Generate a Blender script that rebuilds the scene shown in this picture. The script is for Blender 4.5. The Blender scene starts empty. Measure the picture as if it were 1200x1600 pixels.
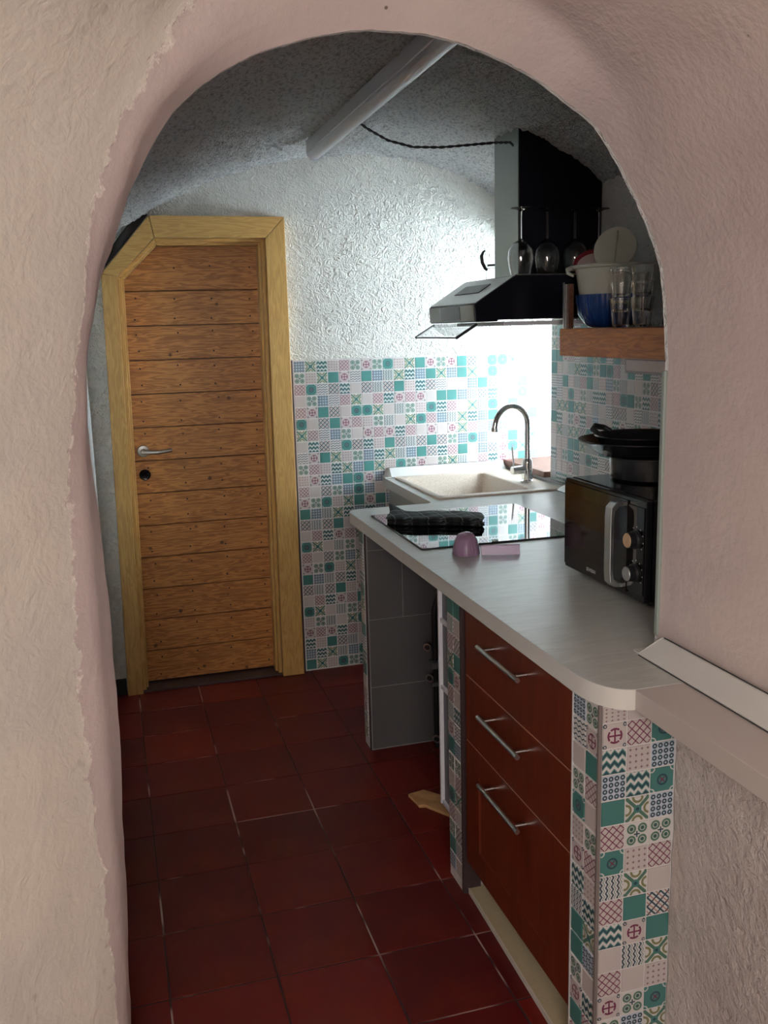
import bpy, bmesh, math, random
from mathutils import Vector, Matrix, noise
from mathutils.geometry import tessellate_polygon
R = random.Random(7)
SC = bpy.context.scene
COL = SC.collection
PI = math.pi

# ------------------------------------------------------------------ camera, world, light, exposure
cam_d = bpy.data.cameras.new('camera'); cam = bpy.data.objects.new('camera', cam_d); COL.objects.link(cam)
cam_d.sensor_fit = 'HORIZONTAL'; cam_d.sensor_width = 36.0; cam_d.lens = 36.0 * 1470.0 / 1200.0
cam_d.clip_start = 0.02; cam_d.clip_end = 200
# columns: camera right, up, back, in world axes (from the vanishing points of the photograph)
right = Vector((0.95898247, -0.28225287, -0.02619061)); down = Vector((-0.07871778, -0.17640805, -0.98116447)); fwd = Vector((0.27231626, 0.94298119, -0.19139054))
m = Matrix.Identity(4)
for i in range(3):
    m[i][0] = right[i]; m[i][1] = -down[i]; m[i][2] = -fwd[i]
m[0][3], m[1][3], m[2][3] = 0.0, 0.0, 1.6
cam.matrix_world = m
SC.camera = cam

world = bpy.data.worlds.new('sky'); SC.world = world; world.use_nodes = True
bg = world.node_tree.nodes['Background']; bg.inputs[0].default_value = (0.62, 0.80, 1.0, 1); bg.inputs[1].default_value = 2.0

def area(name, loc, direction, sx, sy, power, color, spread=180):
    l = bpy.data.lights.new(name, 'AREA'); l.shape = 'RECTANGLE'; l.size = sx; l.size_y = sy; l.energy = power; l.color = color
    l.spread = math.radians(spread)
    o = bpy.data.objects.new(name, l); COL.objects.link(o); o.location = loc
    o.rotation_euler = Vector(direction).to_track_quat('-Z', 'Z').to_euler()
    return o
# daylight outside the kitchen window, unseen fill light added in the room behind the camera
area('window_daylight', (4.0, 3.0, 1.05), (-1, 0.42, 0.18), 2.0, 2.6, 6200, (0.76, 0.92, 1.0))
area('room_fill_light', (-0.35, -1.70, 1.85), (0.38, 1, 0.05), 0.9, 0.9, 39, (1.0, 0.955, 0.91))

vs = SC.view_settings
vs.view_transform = 'Standard'; vs.look = 'None'; vs.exposure = 0.36; vs.gamma = 1.0; vs.use_curve_mapping = False

# ------------------------------------------------------------------ node helpers
class N:
    """one material's node tree with small arithmetic helpers"""
    def __init__(s, name):
        s.m = bpy.data.materials.new(name); s.m.use_nodes = True; s.t = s.m.node_tree
        s.b = s.t.nodes['Principled BSDF']; s.out = s.t.nodes['Material Output']
    def node(s, kind, **kw):
        n = s.t.nodes.new(kind)
        for k, v in kw.items(): setattr(n, k, v)
        return n
    def put(s, sock, v):
        if isinstance(v, E_): v = v.s
        if isinstance(v, bpy.types.NodeSocket): s.t.links.new(v, sock)
        elif isinstance(v, (tuple, list)) and len(v) == 3 and sock.type == 'RGBA': sock.default_value = (*v, 1)
        else: sock.default_value = v
    def math(s, op, a, b=0.0, c=0.0):
        n = s.node('ShaderNodeMath', operation=op); s.put(n.inputs[0], a); s.put(n.inputs[1], b); s.put(n.inputs[2], c)
        return E_(s, n.outputs[0])
    def mix(s, f, a, b):
        n = s.node('ShaderNodeMix', data_type='RGBA'); s.put(n.inputs[0], f); s.put(n.inputs[6], a); s.put(n.inputs[7], b)
        return n.outputs[2]
    def coord(s, which='Object', scale=(1, 1, 1)):
        c = s.node('ShaderNodeTexCoord'); mp = s.node('ShaderNodeMapping'); s.t.links.new(c.outputs[which], mp.inputs[0])
        mp.inputs['Scale'].default_value = scale
        return mp.outputs[0]
    def noise(s, scale, detail=3, rough=0.5, vec=None, dist=0.0):
        n = s.node('ShaderNodeTexNoise'); n.inputs['Scale'].default_value = scale; n.inputs['Detail'].default_value = detail
        n.inputs['Roughness'].default_value = rough; n.inputs['Distortion'].default_value = dist
        s.t.links.new(vec if vec is not None else s.coord(), n.inputs['Vector'])
        return E_(s, n.outputs[0])
    def voro(s, scale, vec=None, feature='F1'):
        n = s.node('ShaderNodeTexVoronoi', feature=feature); n.inputs['Scale'].default_value = scale
        s.t.links.new(vec if vec is not None else s.coord(), n.inputs['Vector'])
        return E_(s, n.outputs[0])
    def step(s, x, lo, hi):
        n = s.node('ShaderNodeMapRange', interpolation_type='SMOOTHSTEP'); s.put(n.inputs[0], x)
        n.inputs[1].default_value = lo; n.inputs[2].default_value = hi
        return E_(s, n.outputs[0])
    def bump(s, h, strength, dist):
        n = s.node('ShaderNodeBump'); n.inputs['Strength'].default_value = strength; n.inputs['Distance'].default_value = dist
        s.put(n.inputs['Height'], h); s.t.links.new(n.outputs[0], s.b.inputs['Normal'])
    def set(s, color=None, rough=None, metal=None, **kw):
        if color is not None: s.put(s.b.inputs['Base Color'], color)
        if rough is not None: s.put(s.b.inputs['Roughness'], rough)
        if metal is not None: s.put(s.b.inputs['Metallic'], metal)
        for k, v in kw.items(): s.put(s.b.inputs[k.replace('_', ' ')], v)
        return s.m
class E_:
    def __init__(s, n, sock): s.n = n; s.s = sock
    def __add__(s, o): return s.n.math('ADD', s, o)
    def __radd__(s, o): return s.n.math('ADD', s, o)
    def __sub__(s, o): return s.n.math('SUBTRACT', s, o)
    def __rsub__(s, o): return s.n.math('SUBTRACT', o, s)
    def __mul__(s, o): return s.n.math('MULTIPLY', s, o)
    def __rmul__(s, o): return s.n.math('MULTIPLY', s, o)
    def __lt__(s, o): return s.n.math('LESS_THAN', s, o)
    def __gt__(s, o): return s.n.math('GREATER_THAN', s, o)
    def abs(s): return s.n.math('ABSOLUTE', s)
    def fract(s): return s.n.math('FRACT', s)
    def sin(s): return s.n.math('SINE', s)
    def min(s, o): return s.n.math('MINIMUM', s, o)
    def max(s, o): return s.n.math('MAXIMUM', s, o)
    def sqrt(s): return s.n.math('SQRT', s)

def plain(name, color, rough=0.5, metal=0.0, **kw):
    return N(name).set(color, rough, metal, **kw)

def plaster(name, color, scale, strength, dist, mottled=0.06, pits=0.0, tint=None, worm=1.1):
    n = N(name); c = n.coord()
    a = n.noise(scale, 5, 0.62, c); b = n.noise(scale * 0.28, 3, 0.5, c, 0.6); v = n.noise(scale * 0.75, 2, 0.5, c, 2.2)
    h = a * 0.7 + b * 0.5 + (v - 0.5).abs() * worm
    if pits: h = h - n.step(n.noise(scale * 1.7, 2, 0.5, c), 0.40, 0.33) * pits
    big = n.noise(2.3, 3, 0.6, c)
    c2 = tint or tuple(x * (1 - mottled * 2.2) for x in color)
    n.set(n.mix(n.step(big, 0.35, 0.7), color, c2), 0.92)
    n.bump(h, strength, dist)
    return n.m

def wood(name, light, dark, grain=(1, 1, 1), rough=0.45, knots=True, per_object=True, fine=34, coat=0.15):
    """grain runs along the axis whose scale is smallest"""
    n = N(name); tc = n.node('ShaderNodeTexCoord'); oi = n.node('ShaderNodeObjectInfo')
    add = n.node('ShaderNodeVectorMath', operation='ADD'); mul = n.node('ShaderNodeVectorMath', operation='SCALE')
    cmb = n.node('ShaderNodeCombineXYZ'); 
    for i in range(3): n.t.links.new(oi.outputs['Random'], cmb.inputs[i])
    n.t.links.new(cmb.outputs[0], mul.inputs[0]); mul.inputs['Scale'].default_value = 17.0 if per_object else 0
    n.t.links.new(tc.outputs['Object'], add.inputs[0]); n.t.links.new(mul.outputs[0], add.inputs[1])
    mp = n.node('ShaderNodeMapping'); n.t.links.new(add.outputs[0], mp.inputs[0]); mp.inputs['Scale'].default_value = grain
    v = mp.outputs[0]
    warp = n.noise(5.0, 2, 0.5, v, 0.8)
    rings = ((warp * 11.0 + n.noise(2.2, 2, 0.5, v) * 9.0) * 3.14).sin() * 0.5 + 0.5
    streak = n.noise(fine, 4, 0.65, v)
    f = rings * 0.45 + streak * 0.75 - 0.1
    col = n.mix(n.step(f, 0.15, 0.85), dark, light)
    if knots:
        k = n.voro(4.2, v); kn = n.voro(9.0, add.outputs[0])
        m1 = n.step(kn, 0.11, 0.05)
        col = n.mix(m1 * 0.85, col, tuple(x * 0.18 for x in dark))
        m2 = n.step(k, 0.16, 0.05); col = n.mix(m2 * 0.35, col, tuple(x * 0.5 for x in dark))
    n.set(col, rough, Coat_Weight=coat, Coat_Roughness=0.35); n.bump(streak * 0.5 + rings * 0.3, 0.25, 0.0015)
    return n.m

# ------------------------------------------------------------------ geometry helpers
class MB:
    def __init__(s): s.v = []; s.f = []; s.uv = {}; s.mi = []
    def face(s, idx, mi=0): s.f.append(tuple(idx)); s.mi.append(mi)
    def box(s, a, b, mi=0):
        x0, y0, z0 = (min(a[i], b[i]) for i in range(3)); x1, y1, z1 = (max(a[i], b[i]) for i in range(3))
        k = len(s.v); s.v += [(x0,y0,z0),(x1,y0,z0),(x1,y1,z0),(x0,y1,z0),(x0,y0,z1),(x1,y0,z1),(x1,y1,z1),(x0,y1,z1)]
        for q in ((3,2,1,0),(4,5,6,7),(0,1,5,4),(1,2,6,5),(2,3,7,6),(3,0,4,7)): s.face([k+i for i in q], mi)
        return s
    def prism(s, poly, axis, lo, hi, holes=()):
        """poly: 2-D outline in the two other axes (cyclic order), extruded along axis from lo to hi"""
        o = {0: (1, 2), 1: (0, 2), 2: (0, 1)}[axis]
        loops = [list(poly)] + [list(h) for h in holes]
        tri = tessellate_polygon([[Vector((p[0], p[1], 0)) for p in l] for l in loops])
        flat = [p for l in loops for p in l]; k = len(s.v); n = len(flat)
        for h in (lo, hi):
            for p in flat:
                q = [0, 0, 0]; q[axis] = h; q[o[0]] = p[0]; q[o[1]] = p[1]; s.v.append(tuple(q))
        for t in tri: s.face([k+i for i in t]); s.face([k+n+i for i in reversed(t)])
        base = 0
        for l in loops:
            for i in range(len(l)):
                j = (i + 1) % len(l); s.face([k+base+i, k+base+j, k+n+base+j, k+n+base+i])
            base += len(l)
        return s
    def tube(s, pts, r, seg=10, caps=True):
        pts = [Vector(p) for p in pts]; k0 = len(s.v); prev = None
        for i, p in enumerate(pts):
            t = (pts[min(i+1, len(pts)-1)] - pts[max(i-1, 0)]).normalized()
            if prev is None:
                a = t.orthogonal().normalized()
            else:
                a = (prev - t * prev.dot(t)).normalized()
            prev = a; b = t.cross(a); rr = r[i] if isinstance(r, (list, tuple)) else r
            for q in range(seg):
                an = 2 * PI * q / seg; s.v.append(tuple(p + (a * math.cos(an) + b * math.sin(an)) * rr))
        for i in range(len(pts) - 1):
            for q in range(seg):
                s.face([k0+i*seg+q, k0+i*seg+(q+1)%seg, k0+(i+1)*seg+(q+1)%seg, k0+(i+1)*seg+q])
        if caps:
            s.face([k0+q for q in reversed(range(seg))]); s.face([k0+(len(pts)-1)*seg+q for q in range(seg)])
        return s
    def lathe(s, prof, c=(0,0,0), axis=(0,0,1), seg=32, ribs=0, amp=0.0, closed=False):
        ax = Vector(axis).normalized(); a = ax.orthogonal().normalized(); b = ax.cross(a); k0 = len(s.v); c = Vector(c)
        for (r, h) in prof:
            for q in range(seg):
                an = 2 * PI * q / seg; rr = r * (1 + amp * math.cos(ribs * an)) if ribs and r > 0.01 else max(r, 1e-5)
                s.v.append(tuple(c + ax * h + (a * math.cos(an) + b * math.sin(an)) * rr))
        n = len(prof)
        for i in range(n if closed else n - 1):
            j = (i + 1) % n
            for q in range(seg):
                s.face([k0+i*seg+q, k0+i*seg+(q+1)%seg, k0+j*seg+(q+1)%seg, k0+j*seg+q])
        return s
    def grid(s, rows, closed=False):
        k = len(s.v); w = len(rows[0])
        for r in rows: s.v += [tuple(p) for p in r]
        for i in range(len(rows) - 1):
            for j in range(w if closed else w - 1):
                s.face([k+i*w+j, k+i*w+(j+1)%w, k+(i+1)*w+(j+1)%w, k+(i+1)*w+j])
        return s

def wpos(p):
    v = Vector((0, 0, 0))
    while p is not None: v += p.location; p = p.parent
    return v
def obj(name, mb, mat, parent=None, smooth=False, bevel=0.0, base=None, normals=True):
    me = bpy.data.meshes.new(name)
    off = Vector(base) if base is not None else wpos(parent)
    me.from_pydata([tuple(Vector(v) - off) for v in mb.v], [], mb.f)
    mats = mat if isinstance(mat, (list, tuple)) else [mat]
    for q in mats: me.materials.append(q)
    if len(mats) > 1:
        me.polygons.foreach_set('material_index', mb.mi)
    if normals:
        bm = bmesh.new(); bm.from_mesh(me); bmesh.ops.remove_doubles(bm, verts=bm.verts, dist=1e-6)
        bmesh.ops.recalc_face_normals(bm, faces=bm.faces); bm.to_mesh(me); bm.free()
    if smooth:
        me.polygons.foreach_set('use_smooth', [True] * len(me.polygons))
        me.set_sharp_from_angle(angle=math.radians(38 if smooth is True else smooth))
    o = bpy.data.objects.new(name, me); COL.objects.link(o)
    if base is not None: o.location = base
    if parent is not None: o.parent = parent
    if bevel:
        b = o.modifiers.new('bevel', 'BEVEL'); b.width = bevel; b.segments = 2; b.limit_method = 'ANGLE'; b.angle_limit = math.radians(35)
        b.harden_normals = False
    return o
def tag(o, label, cat, group=None, kind=None):
    o['label'] = label; o['category'] = cat
    if group: o['group'] = group
    if kind: o['kind'] = kind
    return o
def thing(name, loc, label, cat, group=None):
    o = bpy.data.objects.new(name, None); COL.objects.link(o); o.location = loc; o.empty_display_size = 0.05
    return tag(o, label, cat, group)
def struct(name, mb, mat, parent=None, **kw):
    o = obj(name, mb, mat, parent, **kw)
    if parent is None: o['kind'] = 'structure'
    return o
def copy_tree(o, parent=None):
    c = o.copy(); COL.objects.link(c); c.parent = parent
    for ch in list(o.children): copy_tree(ch, c)
    return c
def arc(cx, cy, r, a0, a1, n=8):
    return [(cx + r * math.cos(math.radians(a0 + (a1 - a0) * i / n)), cy + r * math.sin(math.radians(a0 + (a1 - a0) * i / n))) for i in range(n + 1)]
def rrect(x0, y0, x1, y1, r, n=6):
    return arc(x1-r, y0+r, r, -90, 0, n) + arc(x1-r, y1-r, r, 0, 90, n) + arc(x0+r, y1-r, r, 90, 180, n) + arc(x0+r, y0+r, r, 180, 270, n)

# ------------------------------------------------------------------ materials
WHITE = (0.80, 0.79, 0.76)
m_back = plaster('back_wall_plaster', (0.80, 0.78, 0.72), 34, 1.0, 0.016, 0.05, 0.35)
m_vault = plaster('vault_stipple_plaster', (0.88, 0.875, 0.86), 78, 1.0, 0.035, 0.03, 1.4)
_nt = m_vault.node_tree; _b = _nt.nodes['Principled BSDF']; _src = _b.inputs['Base Color'].links[0].from_socket      # fine grey speckle mixed into the white
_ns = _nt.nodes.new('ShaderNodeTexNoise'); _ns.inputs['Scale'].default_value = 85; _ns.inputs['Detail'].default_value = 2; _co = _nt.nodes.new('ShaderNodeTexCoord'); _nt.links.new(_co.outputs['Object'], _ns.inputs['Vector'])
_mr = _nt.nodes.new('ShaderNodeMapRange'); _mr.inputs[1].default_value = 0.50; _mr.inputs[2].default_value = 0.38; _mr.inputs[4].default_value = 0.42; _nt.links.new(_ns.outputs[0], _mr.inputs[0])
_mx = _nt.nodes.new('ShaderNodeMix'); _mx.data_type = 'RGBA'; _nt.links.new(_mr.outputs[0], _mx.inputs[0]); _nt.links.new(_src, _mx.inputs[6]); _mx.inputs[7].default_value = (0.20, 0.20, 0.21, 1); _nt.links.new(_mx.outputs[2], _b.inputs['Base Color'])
m_kit = plaster('kitchen_side_plaster', (0.79, 0.78, 0.76), 34, 0.8, 0.009, 0.05, 0.3)
m_pink = plaster('pink_lit_arch_plaster', (0.60, 0.475, 0.44), 30, 0.55, 0.004, 0.04, 0.0, (0.53, 0.42, 0.42))  # pink bounce light put into the plaster colour
m_cream = plaster('cream_wall_plaster', (0.76, 0.70, 0.60), 17, 0.8, 0.006, 0.05, 0.15, (0.70, 0.66, 0.60))
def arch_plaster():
    n = N('arch_plaster_pink_light_to_cream'); c = n.coord(); at = n.node('ShaderNodeAttribute'); at.attribute_name = 'cream'; f = E_(n, at.outputs['Fac'])
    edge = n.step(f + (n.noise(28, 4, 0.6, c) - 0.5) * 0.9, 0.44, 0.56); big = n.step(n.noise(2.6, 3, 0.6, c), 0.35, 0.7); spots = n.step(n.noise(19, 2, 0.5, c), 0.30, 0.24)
    pink = n.mix(big, (0.64, 0.53, 0.495), (0.58, 0.475, 0.46)); cream = n.mix(big, (0.76, 0.69, 0.60), (0.68, 0.63, 0.57)); cream = n.mix(spots * 0.35, cream, (0.45, 0.40, 0.34))  # pink cast of warm floor light painted into the plaster, cream beyond the crease
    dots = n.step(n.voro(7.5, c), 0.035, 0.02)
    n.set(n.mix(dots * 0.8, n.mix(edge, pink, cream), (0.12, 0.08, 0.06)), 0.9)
    lump = f * 0.75 + 0.12
    h = n.noise(60, 4, 0.6, c) * 0.45 + n.noise(11, 3, 0.5, c, 0.6) * lump + (n.noise(21, 2, 0.5, c, 1.6) - 0.5).abs() * lump * 0.6 + edge * 0.4
    n.bump(h, 0.7, 0.007); return n.m
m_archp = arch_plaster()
m_lower = plaster('rough_white_plaster', (0.62, 0.55, 0.52), 46, 1.0, 0.012, 0.06, 0.1, None, 0.35)
m_base = plain('black_baseboard', (0.012, 0.012, 0.012), 0.5)
m_trim = plain('grey_green_corner_bead', (0.27, 0.31, 0.28), 0.5)
m_wt = N('grey_worktop_laminate'); _c = m_wt.coord('Object', (1, 7, 1)); _a = m_wt.noise(9, 4, 0.6, _c, 1.0)
m_wt.set(m_wt.mix(m_wt.step(_a, 0.3, 0.75), (0.50, 0.51, 0.48), (0.60, 0.61, 0.58)), 0.33); m_wt = m_wt.m
m_ledge = plain('ledge_laminate', (0.56, 0.50, 0.47), 0.42)
m_edge = plain('worktop_edge_band', (0.66, 0.64, 0.60), 0.4)
m_upst = plain('white_upstand_plastic', (0.70, 0.69, 0.66), 0.35)
m_seam = plain('dark_seam', (0.05, 0.05, 0.05), 0.6)
m_door = wood('knotty_pine_board', (0.56, 0.245, 0.060), (0.30, 0.105, 0.022), (0.9, 9, 9), 0.42)
m_frame_v = wood('honey_casing_upright', (0.60, 0.36, 0.115), (0.47, 0.265, 0.075), (9, 9, 0.8), 0.38, False, fine=22)
m_frame_h = wood('honey_casing_head', (0.60, 0.36, 0.115), (0.47, 0.265, 0.075), (0.8, 9, 9), 0.38, False, fine=22)
m_nail = plain('nail_head', (0.03, 0.015, 0.01), 0.5, 0.3)
m_shelf = wood('orange_pine_plank', (0.66, 0.25, 0.07), (0.42, 0.13, 0.035), (5, 0.9, 7), 0.45, False, per_object=False, fine=12)
m_shelfwood = m_shelf
m_sill = wood('brown_sill_wood', (0.16, 0.06, 0.03), (0.08, 0.03, 0.015), (6, 1, 6), 0.5, False)
_n = N('cherry_drawer_front'); _c = _n.coord('Object', (6, 6, 0.9)); _f = _n.noise(7, 4, 0.6, _c, 0.5)
_n.set(_n.mix(_n.step(_f, 0.25, 0.8), (0.155, 0.026, 0.009), (0.105, 0.016, 0.006)), 0.33, Coat_Weight=0.15, Coat_Roughness=0.2); m_red = _n.m
m_gap = plain('pale_drawer_edge', (0.45, 0.24, 0.16), 0.5)
m_steel = plain('brushed_steel', (0.62, 0.62, 0.60), 0.28, 1.0)
m_chrome = plain('polished_chrome', (0.82, 0.83, 0.84), 0.08, 1.0)
m_satin = plain('satin_nickel', (0.55, 0.56, 0.55), 0.32, 1.0)
m_black = plain('black_gloss', (0.008, 0.008, 0.010), 0.12)
m_blackm = plain('black_matt', (0.012, 0.012, 0.014), 0.45)
m_chim = plain('window_lit_metal', (0.20, 0.215, 0.20), 0.36, 0.9)  # greenish grey of window light on the chimney side, painted in
m_hoodside = plain('black_enamel', (0.005, 0.005, 0.010), 0.35, Specular_IOR_Level=0.2)
m_hoodfront = plain('grey_enamel', (0.20, 0.21, 0.20), 0.3, 0.5)
m_hob = plain('black_hob_glass', (0.004, 0.004, 0.005), 0.03, 0.0, IOR=2.1, Specular_IOR_Level=1.0)
m_sink = N('beige_granite_composite'); _v = m_sink.noise(260, 2, 0.7); m_sink.set(m_sink.mix(m_sink.step(_v, 0.35, 0.65), (0.50, 0.40, 0.32), (0.64, 0.55, 0.46)), 0.4); m_sink = m_sink.m
m_glass = plain('clear_glass', (1, 1, 1), 0.0, 0.0, Transmission_Weight=1.0, IOR=1.52)
m_pane = plain('window_pane', (1, 1, 1), 0.0, 0.0, Transmission_Weight=1.0, IOR=1.02)
m_blue = plain('blue_ribbed_plastic', (0.006, 0.045, 0.21), 0.22)
m_white = plain('cream_plastic', (0.62, 0.61, 0.53), 0.4)
m_lidc = plain('pale_lid_plastic', (0.58, 0.57, 0.48), 0.45)
m_crim = plain('crimson_plastic', (0.22, 0.01, 0.02), 0.35)
m_pinkp = plain('pale_pink_plastic', (0.60, 0.45, 0.42), 0.5)
m_lilac = plain('lilac_plastic', (0.62, 0.43, 0.58), 0.25, 0.0, Transmission_Weight=0.65, IOR=1.3)
m_lampw = plain('white_lamp_housing', (0.75, 0.76, 0.80), 0.35)
m_diff = plain('opal_diffuser_off', (0.62, 0.64, 0.68), 0.3)
m_greyt = N('dark_grey_tile'); _v = m_greyt.noise(5, 4, 0.6); m_greyt.set(m_greyt.mix(_v, (0.085, 0.08, 0.082), (0.13, 0.125, 0.125)), 0.45); m_greyt = m_greyt.m
m_grout_g = plain('grey_grout', (0.25, 0.245, 0.24), 0.8)
m_panel = plain('light_grey_panel', (0.45, 0.47, 0.46), 0.5)
m_whitef = plain('white_lacquer', (0.68, 0.67, 0.72), 0.35)
m_recess = plain('grey_recess', (0.13, 0.13, 0.15), 0.5)
m_brown = plain('dark_brown_strip', (0.045, 0.025, 0.025), 0.5)
m_strip = plain('taupe_corner_strip', (0.23, 0.19, 0.18), 0.4, 0.2)
m_mgrout = plain('pale_mosaic_grout', (0.66, 0.62, 0.60), 0.6)
m_board = N('beige_board'); _v = m_board.noise(140, 2, 0.6); m_board.set(m_board.mix(_v, (0.46, 0.36, 0.22), (0.56, 0.45, 0.29)), 0.55); m_board = m_board.m
m_boarde = plain('board_edge', (0.66, 0.60, 0.52), 0.5)
m_offcut = wood('offcut_wood', (0.62, 0.36, 0.16), (0.48, 0.25, 0.10), (1, 1, 5), 0.6, False)
m_tan = plain('tan_disc', (0.50, 0.32, 0.19), 0.5)
m_knobg = plain('grey_knob_cap', (0.42, 0.42, 0.41), 0.35, 0.6)
m_mark = plain('pale_print', (0.55, 0.55, 0.58), 0.5)
m_mwglass = plain('microwave_glass', (0.012, 0.010, 0.010), 0.05, 0.0, IOR=1.6)
m_mwdoor = plain('microwave_door_film', (0.03, 0.018, 0.015), 0.08)
m_pan = plain('black_nonstick', (0.016, 0.018, 0.022), 0.25)
m_cable = plain('black_twisted_cable', (0.015, 0.015, 0.015), 0.6)

# terracotta floor tile, each tile its own tone
_n = N('red_floor_tile'); _oi = _n.node('ShaderNodeObjectInfo'); _r = E_(_n, _oi.outputs['Random']); _v = _n.noise(3.2, 4, 0.65)
_col = _n.mix(_n.step(_r, 0.0, 1.0), (0.15, 0.012, 0.009), (0.085, 0.008, 0.009)); _col = _n.mix(_n.step(_v, 0.45, 0.75) * 0.6, _col, (0.18, 0.022, 0.008))
_n.set(_col, 0.36 + _n.noise(14, 3, 0.6) * 0.15, Specular_IOR_Level=0.22); _n.bump(_n.noise(11, 3, 0.6), 0.12, 0.004); m_ftile = _n.m
_n = N('floor_grout'); _v = _n.noise(1.9, 3, 0.7); _n.set(_n.mix(_n.step(_v, 0.52, 0.60), (0.035, 0.012, 0.012), (0.42, 0.30, 0.27)), 0.85); m_fgrout = _n.m

# dark tea towel with pale checks
_n = N('dark_check_cloth'); _tc = _n.node('ShaderNodeTexCoord'); _sp = _n.node('ShaderNodeSeparateXYZ'); _n.t.links.new(_tc.outputs['Object'], _sp.inputs[0])
_x = E_(_n, _sp.outputs[0]); _y = E_(_n, _sp.outputs[1]); _l = ((_x * 19.0).fract() < 0.07).max((_y * 19.0 + 0.3).fract() < 0.09); _l2 = ((_x * 19.0 + 0.5).fract() < 0.35)
_n.set(_n.mix(_l * 0.22, _n.mix(_l2 * 0.4, (0.010, 0.013, 0.014), (0.05, 0.06, 0.065)), (0.5, 0.55, 0.56)), 0.85); _n.bump(_n.noise(600, 2, 0.5), 0.3, 0.001); m_cloth = _n.m

# --- the printed mosaic tiles: flat print, one material for each motif
TEAL = (0.064, 0.20, 0.182); NAVY = (0.025, 0.06, 0.085); PLUM = (0.17, 0.025, 0.07); PALE = (0.54, 0.475, 0.455); GREEN = (0.075, 0.17, 0.12); MILK = (0.62, 0.59, 0.57)
def motif(code):
    n = N('mosaic_print_' + {'T':'teal','G':'plain','M':'rosette','L':'lattice','Z':'zigzag','D':'crosses','R':'rings','K':'medallion','S':'star','F':'clover','V':'waves','W':'ripples','X':'checks'}[code])
    tc = n.node('ShaderNodeTexCoord'); sp = n.node('ShaderNodeSeparateXYZ'); n.t.links.new(tc.outputs['UV'], sp.inputs[0])
    u = E_(n, sp.outputs[0]); v = E_(n, sp.outputs[1]); cu = u - 0.5; cv = v - 0.5; au = cu.abs(); av = cv.abs(); r = (cu * cu + cv * cv).sqrt()
    def dist(px, py): return ((au - px) * (au - px) + (av - py) * (av - py)).sqrt()
    def ring(d, rad, w): return (d - rad).abs() < w
    if code == 'T': c = TEAL
    elif code == 'G': c = PALE
    elif code == 'K':
        c = n.mix(ring(r, 0.20, 0.035), TEAL, NAVY); c = n.mix((r < 0.15) * (((au - av).abs() < 0.035).max(r < 0.05)), c, PLUM)
        c = n.mix(ring(dist(0.5, 0.5), 0.15, 0.025), c, MILK)
    elif code == 'M':
        cross = ((au < 0.035).max(av < 0.035)) * (r < 0.26); c = n.mix(ring(r, 0.28, 0.04) * ((au - av).abs() > 0.04), PALE, PLUM); c = n.mix(cross, c, PLUM)
        c = n.mix(ring(dist(0.42, 0.42), 0.06, 0.02), c, NAVY)
    elif code == 'L':
        a = (((u + v) * 3.0).fract() - 0.5).abs() < 0.09; b = (((u - v) * 3.0).fract() - 0.5).abs() < 0.09; c = n.mix(a.max(b), PALE, PLUM)
    elif code == 'X':
        fu = ((u * 2.5).fract() - 0.5); fv = ((v * 2.5).fract() - 0.5); k = (fu.abs() - fv.abs()).abs() < 0.12
        c = n.mix(k, MILK, NAVY); c = n.mix((((u + v) * 2.5).fract() - 0.5).abs() < 0.06, c, (0.35, 0.10, 0.06))
    elif code == 'Z':
        tri = ((u * 3.0).fract() - 0.5).abs() * 0.36; ph = (v + tri) * 2.6; f = ph.fract()
        c = n.mix(f < 0.60, MILK, TEAL); c = n.mix((f > 0.16) * (f < 0.42), c, NAVY)
    elif code == 'V':
        w = (v * 25.0).sin() * 0.035; f = ((u + w) * 4.0).fract(); c = n.mix(f < 0.30, MILK, NAVY); c = n.mix((f > 0.55) * (f < 0.68), c, TEAL)
    elif code == 'W':
        w = (u * 19.0).sin() * 0.04; f = ((v + w) * 4.5).fract(); c = n.mix(f < 0.28, MILK, NAVY)
    elif code == 'D':
        fu = ((u * 4.0).fract() - 0.5).abs(); fv = ((v * 4.0).fract() - 0.5).abs(); k = (((fu < 0.07) * (fv < 0.22)).max((fv < 0.07) * (fu < 0.22)))
        c = n.mix(k, PALE, (0.22, 0.10, 0.13))
    elif code == 'R':
        fu = (u * 4.0).fract() - 0.5; fv = (v * 4.0).fract() - 0.5; d = (fu * fu + fv * fv).sqrt(); c = n.mix(ring(d, 0.29, 0.13), (0.50, 0.55, 0.62), NAVY)
    elif code == 'S':
        c = n.mix((au - av).abs() < 0.10, MILK, GREEN); c = n.mix(ring(dist(0.5, 0.0), 0.2, 0.05).max(ring(dist(0.0, 0.5), 0.2, 0.05)), c, (0.20, 0.20, 0.09))
        c = n.mix(r < 0.17, c, TEAL); c = n.mix(r < 0.07, c, NAVY)
    else:
        d = dist(0.24, 0.24); c = n.mix(d < 0.20, MILK, GREEN); c = n.mix(ring(d, 0.105, 0.014), c, MILK); c = n.mix((r < 0.13) * ((au < 0.03).max(av < 0.03)), c, NAVY)
        c = n.mix(d < 0.045, c, NAVY)
    n.set(c, 0.30)
    return n.m
CODES = 'TGMLZDRKSFVWX'
MOT = {k: motif(k) for k in CODES}
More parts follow.
